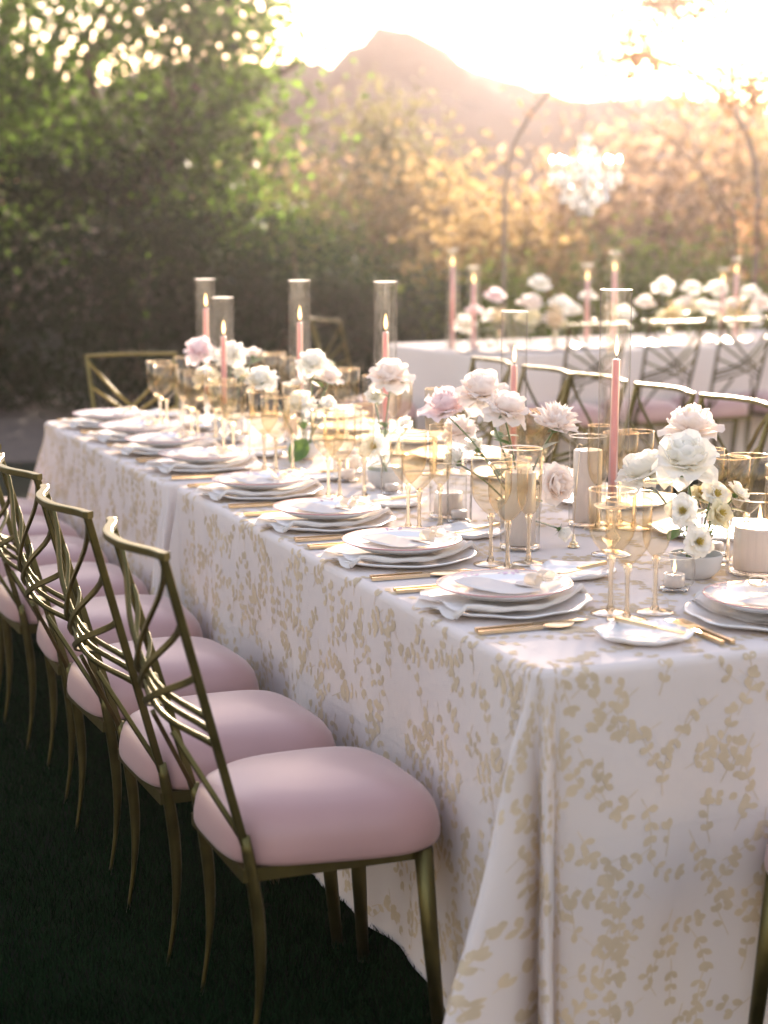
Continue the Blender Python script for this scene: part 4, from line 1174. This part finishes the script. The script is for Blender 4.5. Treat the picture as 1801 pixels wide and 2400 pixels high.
for i, (bk, x, y, z, d, kind, colr, lab_, nl, ax) in enumerate(FL):
    b = BOWLS[bk]
    if bk in 'DE': d *= .88
    if ax and kind in ('rose', 'peony', 'dahlia') and z > .9: ax = (ax[0] * .7, ax[1] * (.55 if bk == 'A' else .4), 1.0)
    rg = random.Random(i)
    bb = b + Vector((rg.uniform(-.02, .02), rg.uniform(-.02, .02), 0))
    flower(kind, colr, (x, y, z), d, bb, lab_, 50 + i, nl + 1, ax)
# the single broad leaf resting by the fourth bowl
o = place('rose_leaf', LEAF, 'broad dark green leaf lying against the fourth flower bowl', 'leaf', (1.775, 5.28, TZ + .005), .5, None)
o.scale = (.12,) * 3; o.rotation_euler = (.75, .5, -.5)

# ---------------------------------------------------------------- second table beyond
T2 = (4.25, 9.28); T2R = rad(7)
def t2(u, v, z=0.0):
    return Vector((T2[0] + u * math.cos(T2R) - v * math.sin(T2R), T2[1] + u * math.sin(T2R) + v * math.cos(T2R), z))
r3 = thing('tablecloth', 'plain looking white tablecloth on the second table in the background', 'tablecloth', (T2[0], T2[1], 0), T2R)
C3 = Cloth(0, 4.8, 0, 1.15, flare=.12, seed=12, wave=.012); C3.build(r3)
for i, u in enumerate((.42, .95, 1.46, 1.98, 2.5)):
    p = t2(u, -.27)
    copy_thing(chair0, (p.x, p.y, 0), T2R + PI / 2 + .02 * (i - 1), 'blurred chair backed to us at the second table, %s from its left end' % ['first', 'second', 'third', 'fourth', 'fifth'][i], 'chairs in front of the second table')
p = t2(-.38, .55)
copy_thing(chair0, (p.x, p.y, 0), T2R, 'brass lattice chair at the left end of the second table', 'chairs at the heads of the tables')
def far_taper(x, y, top, ctop, where):
    k = thing('taper_candle', 'blurred lit pink taper in glass ' + where, 'candle', (x, y, TZ + .001), 0, 'tapers on the second table')
    G().tube([(0, 0, .01), (0, 0, ctop)], [.013, .011], 12).obj('wax', M['pinkwax'], k)
    flame(k, ctop + .004, s=1.15)
    c = thing('glass_chimney', 'blurred glass cylinder around the taper ' + where, 'glass', (x, y, TZ + .001), 0, 'glass cylinders on the second table')
    G().lathe([(.036, .004), (.036, top)], 32).obj('glass_tube', M['clear'], c)
    G().lathe([(.036 + .0016 * math.cos(w), top + .0016 * math.sin(w)) for w in [2 * PI * k / 8 for k in range(8)]], 32, closed=True).obj('rim', M['rim'], c)
far_taper(4.322, 9.810, .588, .49, 'leftmost of the pair on the second table')
far_taper(4.304 + .06, 9.60, .49, .395, 'right one of the left pair on the second table')
far_taper(5.202, 9.772, .494, .40, 'left of the near tall chimney')
far_taper(5.556, 10.075, .56, .445, 'seen just behind the near tall chimney')
far_taper(6.167, 9.78, .46, .37, 'left of the pair at the right edge')
far_taper(6.436, 10.05, .52, .42, 'right of the pair at the right edge')
def blob_flower(x, y, z, d, colr, label, seed):
    """background bloom: all petals in one mesh, too blurred to tell apart"""
    rg = random.Random(seed)
    root = thing('rose', label, 'flower', (x, y, TZ + .02), 0, 'blooms on the second table')
    g = G()
    src = PET[colr, 'rose_mid']; src2 = PET[colr, 'rose_out']
    for i in range(16):
        s_ = src if i < 8 else src2
        m_ = Matrix.Translation((0, 0, z - TZ - .02)) @ Matrix.Rotation(rg.uniform(-.5, .5), 4, 'X') @ Matrix.Scale(d, 4) @ Matrix.Rotation(i * 2.4, 4, 'Z') @ Matrix.Rotation(.1 + i * .085, 4, 'Y') @ Matrix.Scale(.85, 4)
        g.add([m_ @ v.co for v in s_.vertices], [tuple(p.vertices) for p in s_.polygons])
    g.obj('bloom', M[colr + '_petal'], root)
    G().tube([(rg.uniform(-.03, .03), rg.uniform(-.03, .03), 0), (0, 0, z - TZ - .03)], .003, 6).obj('stem', M['stem'], root)
    o = link('leaf', LEAF, root); o.matrix_local = Matrix.Translation((0, 0, (z - TZ) * .5)) @ Matrix.Rotation(rg.uniform(0, 6), 4, 'Z') @ Matrix.Scale(.08, 4)
K = [('tallest pale bloom', .62, .5, 1.13, .11, 'white'), ('lilac pink bloom', .30, .5, 1.06, .10, 'pink'), ('wide pale bloom', .50, .42, 1.02, .12, 'blush'), ('round white bloom', .72, .42, 1.0, .12, 'white'), ('leftmost small bloom', .16, .5, .97, .09, 'pink'), ('lowest pale bloom', .60, .32, .92, .11, 'blush'), ('low cream bloom', .42, .34, .93, .10, 'cream')]
for i, (n_, u, v, z, d, c) in enumerate(K):
    p = t2(u + .12, v); blob_flower(p.x, p.y, z, d * 1.3, c, n_ + ' in the left flower group on the second table', 400 + i)
K = [('tallest white bloom', 1.62, .5, 1.10, .11, 'white'), ('second white bloom', 1.84, .5, 1.08, .10, 'white'), ('right full white bloom', 2.04, .5, 1.07, .12, 'white'), ('left drooping bloom', 1.44, .45, 1.0, .10, 'blush'), ('central blush bloom', 1.72, .4, .98, .12, 'blush'), ('low cream bloom', 1.58, .35, .92, .11, 'cream'), ('low white bloom', 1.92, .36, .95, .11, 'white'), ('low right bloom', 2.10, .4, .97, .10, 'blush')]
for i, (n_, u, v, z, d, c) in enumerate(K):
    p = t2(u + .06, v); blob_flower(p.x, p.y, z, d * 1.3, c, n_ + ' in the right flower group on the second table', 420 + i)
K = [('lone white bloom', 2.37, .48, 1.04, .11, 'white'), ('white bloom cut by the right edge', 2.74, .5, 1.05, .12, 'white'), ('pale low bloom near the right edge', 2.66, .4, .95, .11, 'blush'), ('lone white bloom left of the near chimney', 1.10, .5, 1.04, .09, 'white')]
for i, (n_, u, v, z, d, c) in enumerate(K):
    p = t2(u, v); blob_flower(p.x, p.y, z, d * 1.3, c, n_ + ' on the second table', 440 + i)
names = ['first', 'second', 'third', 'fourth', 'fifth', 'sixth', 'seventh', 'eighth', 'ninth', 'tenth', 'eleventh', 'twelfth', 'thirteenth', 'fourteenth']
rgf = random.Random(8)
for i in range(14):
    u = .30 + i * .185 + rgf.uniform(-.05, .05)
    p = t2(u, rgf.uniform(.34, .62)); blob_flower(p.x, p.y, .88 + rgf.uniform(0, .10), rgf.uniform(.12, .16), rgf.choice(['white', 'white', 'blush', 'cream']), 'low pale bloom on the second table, %s of its low row from the left' % names[i], 460 + i)
for i, u in enumerate((.16, .55, .95, 1.42, 1.98, 2.45)):
    w = 'at the %s setting of the second table' % ['first', 'second', 'third', 'fourth', 'fifth', 'sixth'][i]
    p = t2(u, .2); place('charger_plate', MS['charger'], 'blurred white plate ' + w, 'plate', (p.x, p.y, TZ + .002), i, 'plates on the second table')
    for j, (kind, du, dv) in enumerate((('wine', .12, .22), ('flute', .17, .30))):
        p = t2(u + du, dv); stemware(kind, 'blurred amber %s ' % ('wine glass', 'champagne flute')[j] + w, (p.x, p.y, TZ + .001), 'glasses on the second table')
for i, (u, v) in enumerate(((.10, .35), (.16, .48), (.24, .42), (.05, .55), (.30, .28))):
    p = t2(u + .1, v)
    t = thing('votive_glass', 'clear glass votive %s of the left cluster on the second table' % ('nearest', 'second', 'third', 'fourth', 'fifth')[i], 'glass', (p.x, p.y, TZ + .001), 0, 'votives on the second table')
    G().lathe([(.028, .003), (.034, .05), (.032, .08)], 24).obj('glass_wall', M['clear'], t)
    G().lathe([(.001, .04), (.022, .04), (.022, .004), (.001, .004)], 20).obj('wax', M['wax'], t)

# ---------------------------------------------------------------- arch and chandelier
ar = thing('garden_arch', 'tall dark iron garden arch with vines, behind the second table', 'arch', (6.0, 12.63, 0))
def arch_pt(u):
    """u 0..1 from the left foot over the top to the right foot"""
    a = Vector((0, 0, 0)); b = Vector((1.81, -.72, 0))
    hgt, flat = 2.75, .36
    if u < flat: return a + Vector((0, 0, hgt * .62 * u / flat))
    if u > 1 - flat: return b + Vector((0, 0, hgt * .62 * (1 - u) / flat))
    w = (u - flat) / (1 - 2 * flat)
    m = a.lerp(b, .5 - .5 * math.cos(PI * w))
    return m + Vector((0, 0, hgt * .62 + hgt * .38 * math.sin(PI * w)))
for off in (Vector((0, 0, 0)), Vector((.04, .10, 0))):
    G().tube([arch_pt(k / 60) + off for k in range(61)], .014, 8).obj('arch_pipe', M['iron'], ar)
cl, rl = [], []
for k in range(15):
    p = arch_pt(.42 + .34 * k / 14)
    cl.append(p + Vector((0, 0, .04 - .10 * (k % 2)))); rl.append((.15, .15, .08 + .05 * (k % 3)))
V, F = leaf_cloud(cl, rl, 900, .05, .2, 0, 14, 77)
o = link('vine', np_mesh('vine', V, F), ar, M['fol_brown']); o['kind'] = 'stuff'

CH = Vector((6.705, 12.66, 0)); ZC = 1.86
ch = thing('chandelier', 'glowing crystal chandelier hanging from the garden arch', 'chandelier', (CH.x, CH.y, ZC))
G().lathe([(.005, .33), (.03, .31), (.05, .27), (.02, .22), (.018, .14), (.05, .10), (.055, .06), (.025, .02), (.03, -.06), (.06, -.10), (.03, -.16), (.004, -.20)], 20).obj('stem', M['chrome'], ch)
pa = arch_pt(.46) + Vector((6.0, 12.63, 0)) - Vector((CH.x, CH.y, ZC))
G().tube([(0, 0, .33), (pa.x * .5, pa.y * .5, .33 + (pa.z - .33) * .5), pa], .006, 6).obj('chain', M['iron'], ch)
drop = G().lathe([(.0005, .016), (.006, .009), (.012, -.004), (.010, -.014), (.0005, -.022)], 6).mesh('crystal', False); drop.materials.append(M['crystal'])
sleeve = G().lathe([(.010, 0), (.010, .06)], 12).mesh('candle_sleeve'); sleeve.materials.append(M['wax'])
bulb = G().lathe([(.0005, .10), (.006, .09), (.010, .075), (.007, .062), (.0005, .06)], 10).mesh('bulb'); bulb.materials.append(M['bulb'])
arm = G().tube([(.02, 0, .0), (.09, 0, -.05), (.18, 0, -.05), (.25, 0, 0), (.26, 0, .045)], [.008, .007, .007, .007, .009], 8)
arm.lathe([(.001, .045), (.022, .048), (.030, .056), (.001, .05)], 14, (.26, 0))
arm = arm.mesh('arm'); arm.materials.append(M['chrome'])
rgc = random.Random(3)
def hang(x, y, z, s=1.0):
    o = link('crystal', drop, ch); o.location = (x, y, z); o.rotation_euler = (0, 0, rgc.uniform(0, 6)); o.scale = (s * 1.5,) * 3
for k in range(8):
    a = 2 * PI * k / 8 + .2
    o = link('arm', arm, ch); o.rotation_euler = (0, 0, a)
    for me, nm in ((sleeve, 'candle_sleeve'), (bulb, 'bulb')):
        o = link(nm, me, ch); o.location = (.26 * math.cos(a), .26 * math.sin(a), .055)
    for r, z in ((.27, .01), (.27, -.035), (.235, .0), (.16, -.08), (.21, -.065), (.10, .06)): hang(r * math.cos(a + .08), r * math.sin(a + .08), z, rgc.uniform(.9, 1.5))
    a += PI / 8
    for r, z in ((.17, -.12), (.14, -.17), (.10, -.22), (.05, -.27), (.18, -.17), (.12, .12), (.06, .20), (.13, .0)): hang(r * math.cos(a), r * math.sin(a), z, rgc.uniform(.9, 1.6))
for k in range(10): hang(rgc.uniform(-.05, .05), rgc.uniform(-.05, .05), rgc.uniform(-.30, .30), 1.5)

# ---------------------------------------------------------------- scattering volume added to stand in for lens veiling glare
hz_ = G()
cs = [far(-60, -16), far(60, -16), far(60, 72), far(-60, 72)]
V = [(p.x, p.y, z) for z in (-1.0, 8.6) for p in cs]
hz_.add(V, [(3, 2, 1, 0), (4, 5, 6, 7), (0, 1, 5, 4), (1, 2, 6, 5), (2, 3, 7, 6), (3, 0, 4, 7)])
hm = bpy.data.materials.new('glare_air'); hm.use_nodes = True
hn = hm.node_tree.nodes; hn.clear()
ho = hn.new('ShaderNodeOutputMaterial'); pv = hn.new('ShaderNodeVolumePrincipled')
pv.inputs['Color'].default_value = (1.0, 0.91, 0.92, 1)
pv.inputs['Density'].default_value = 0.00118
pv.inputs['Anisotropy'].default_value = 0.905
hm.node_tree.links.new(pv.outputs[0], ho.inputs['Volume'])
o = hz_.obj('glare_volume', hm, None, False)
tag(o, 'warm scattering volume added over the garden in place of lens glare', 'glare_volume', kind='stuff')
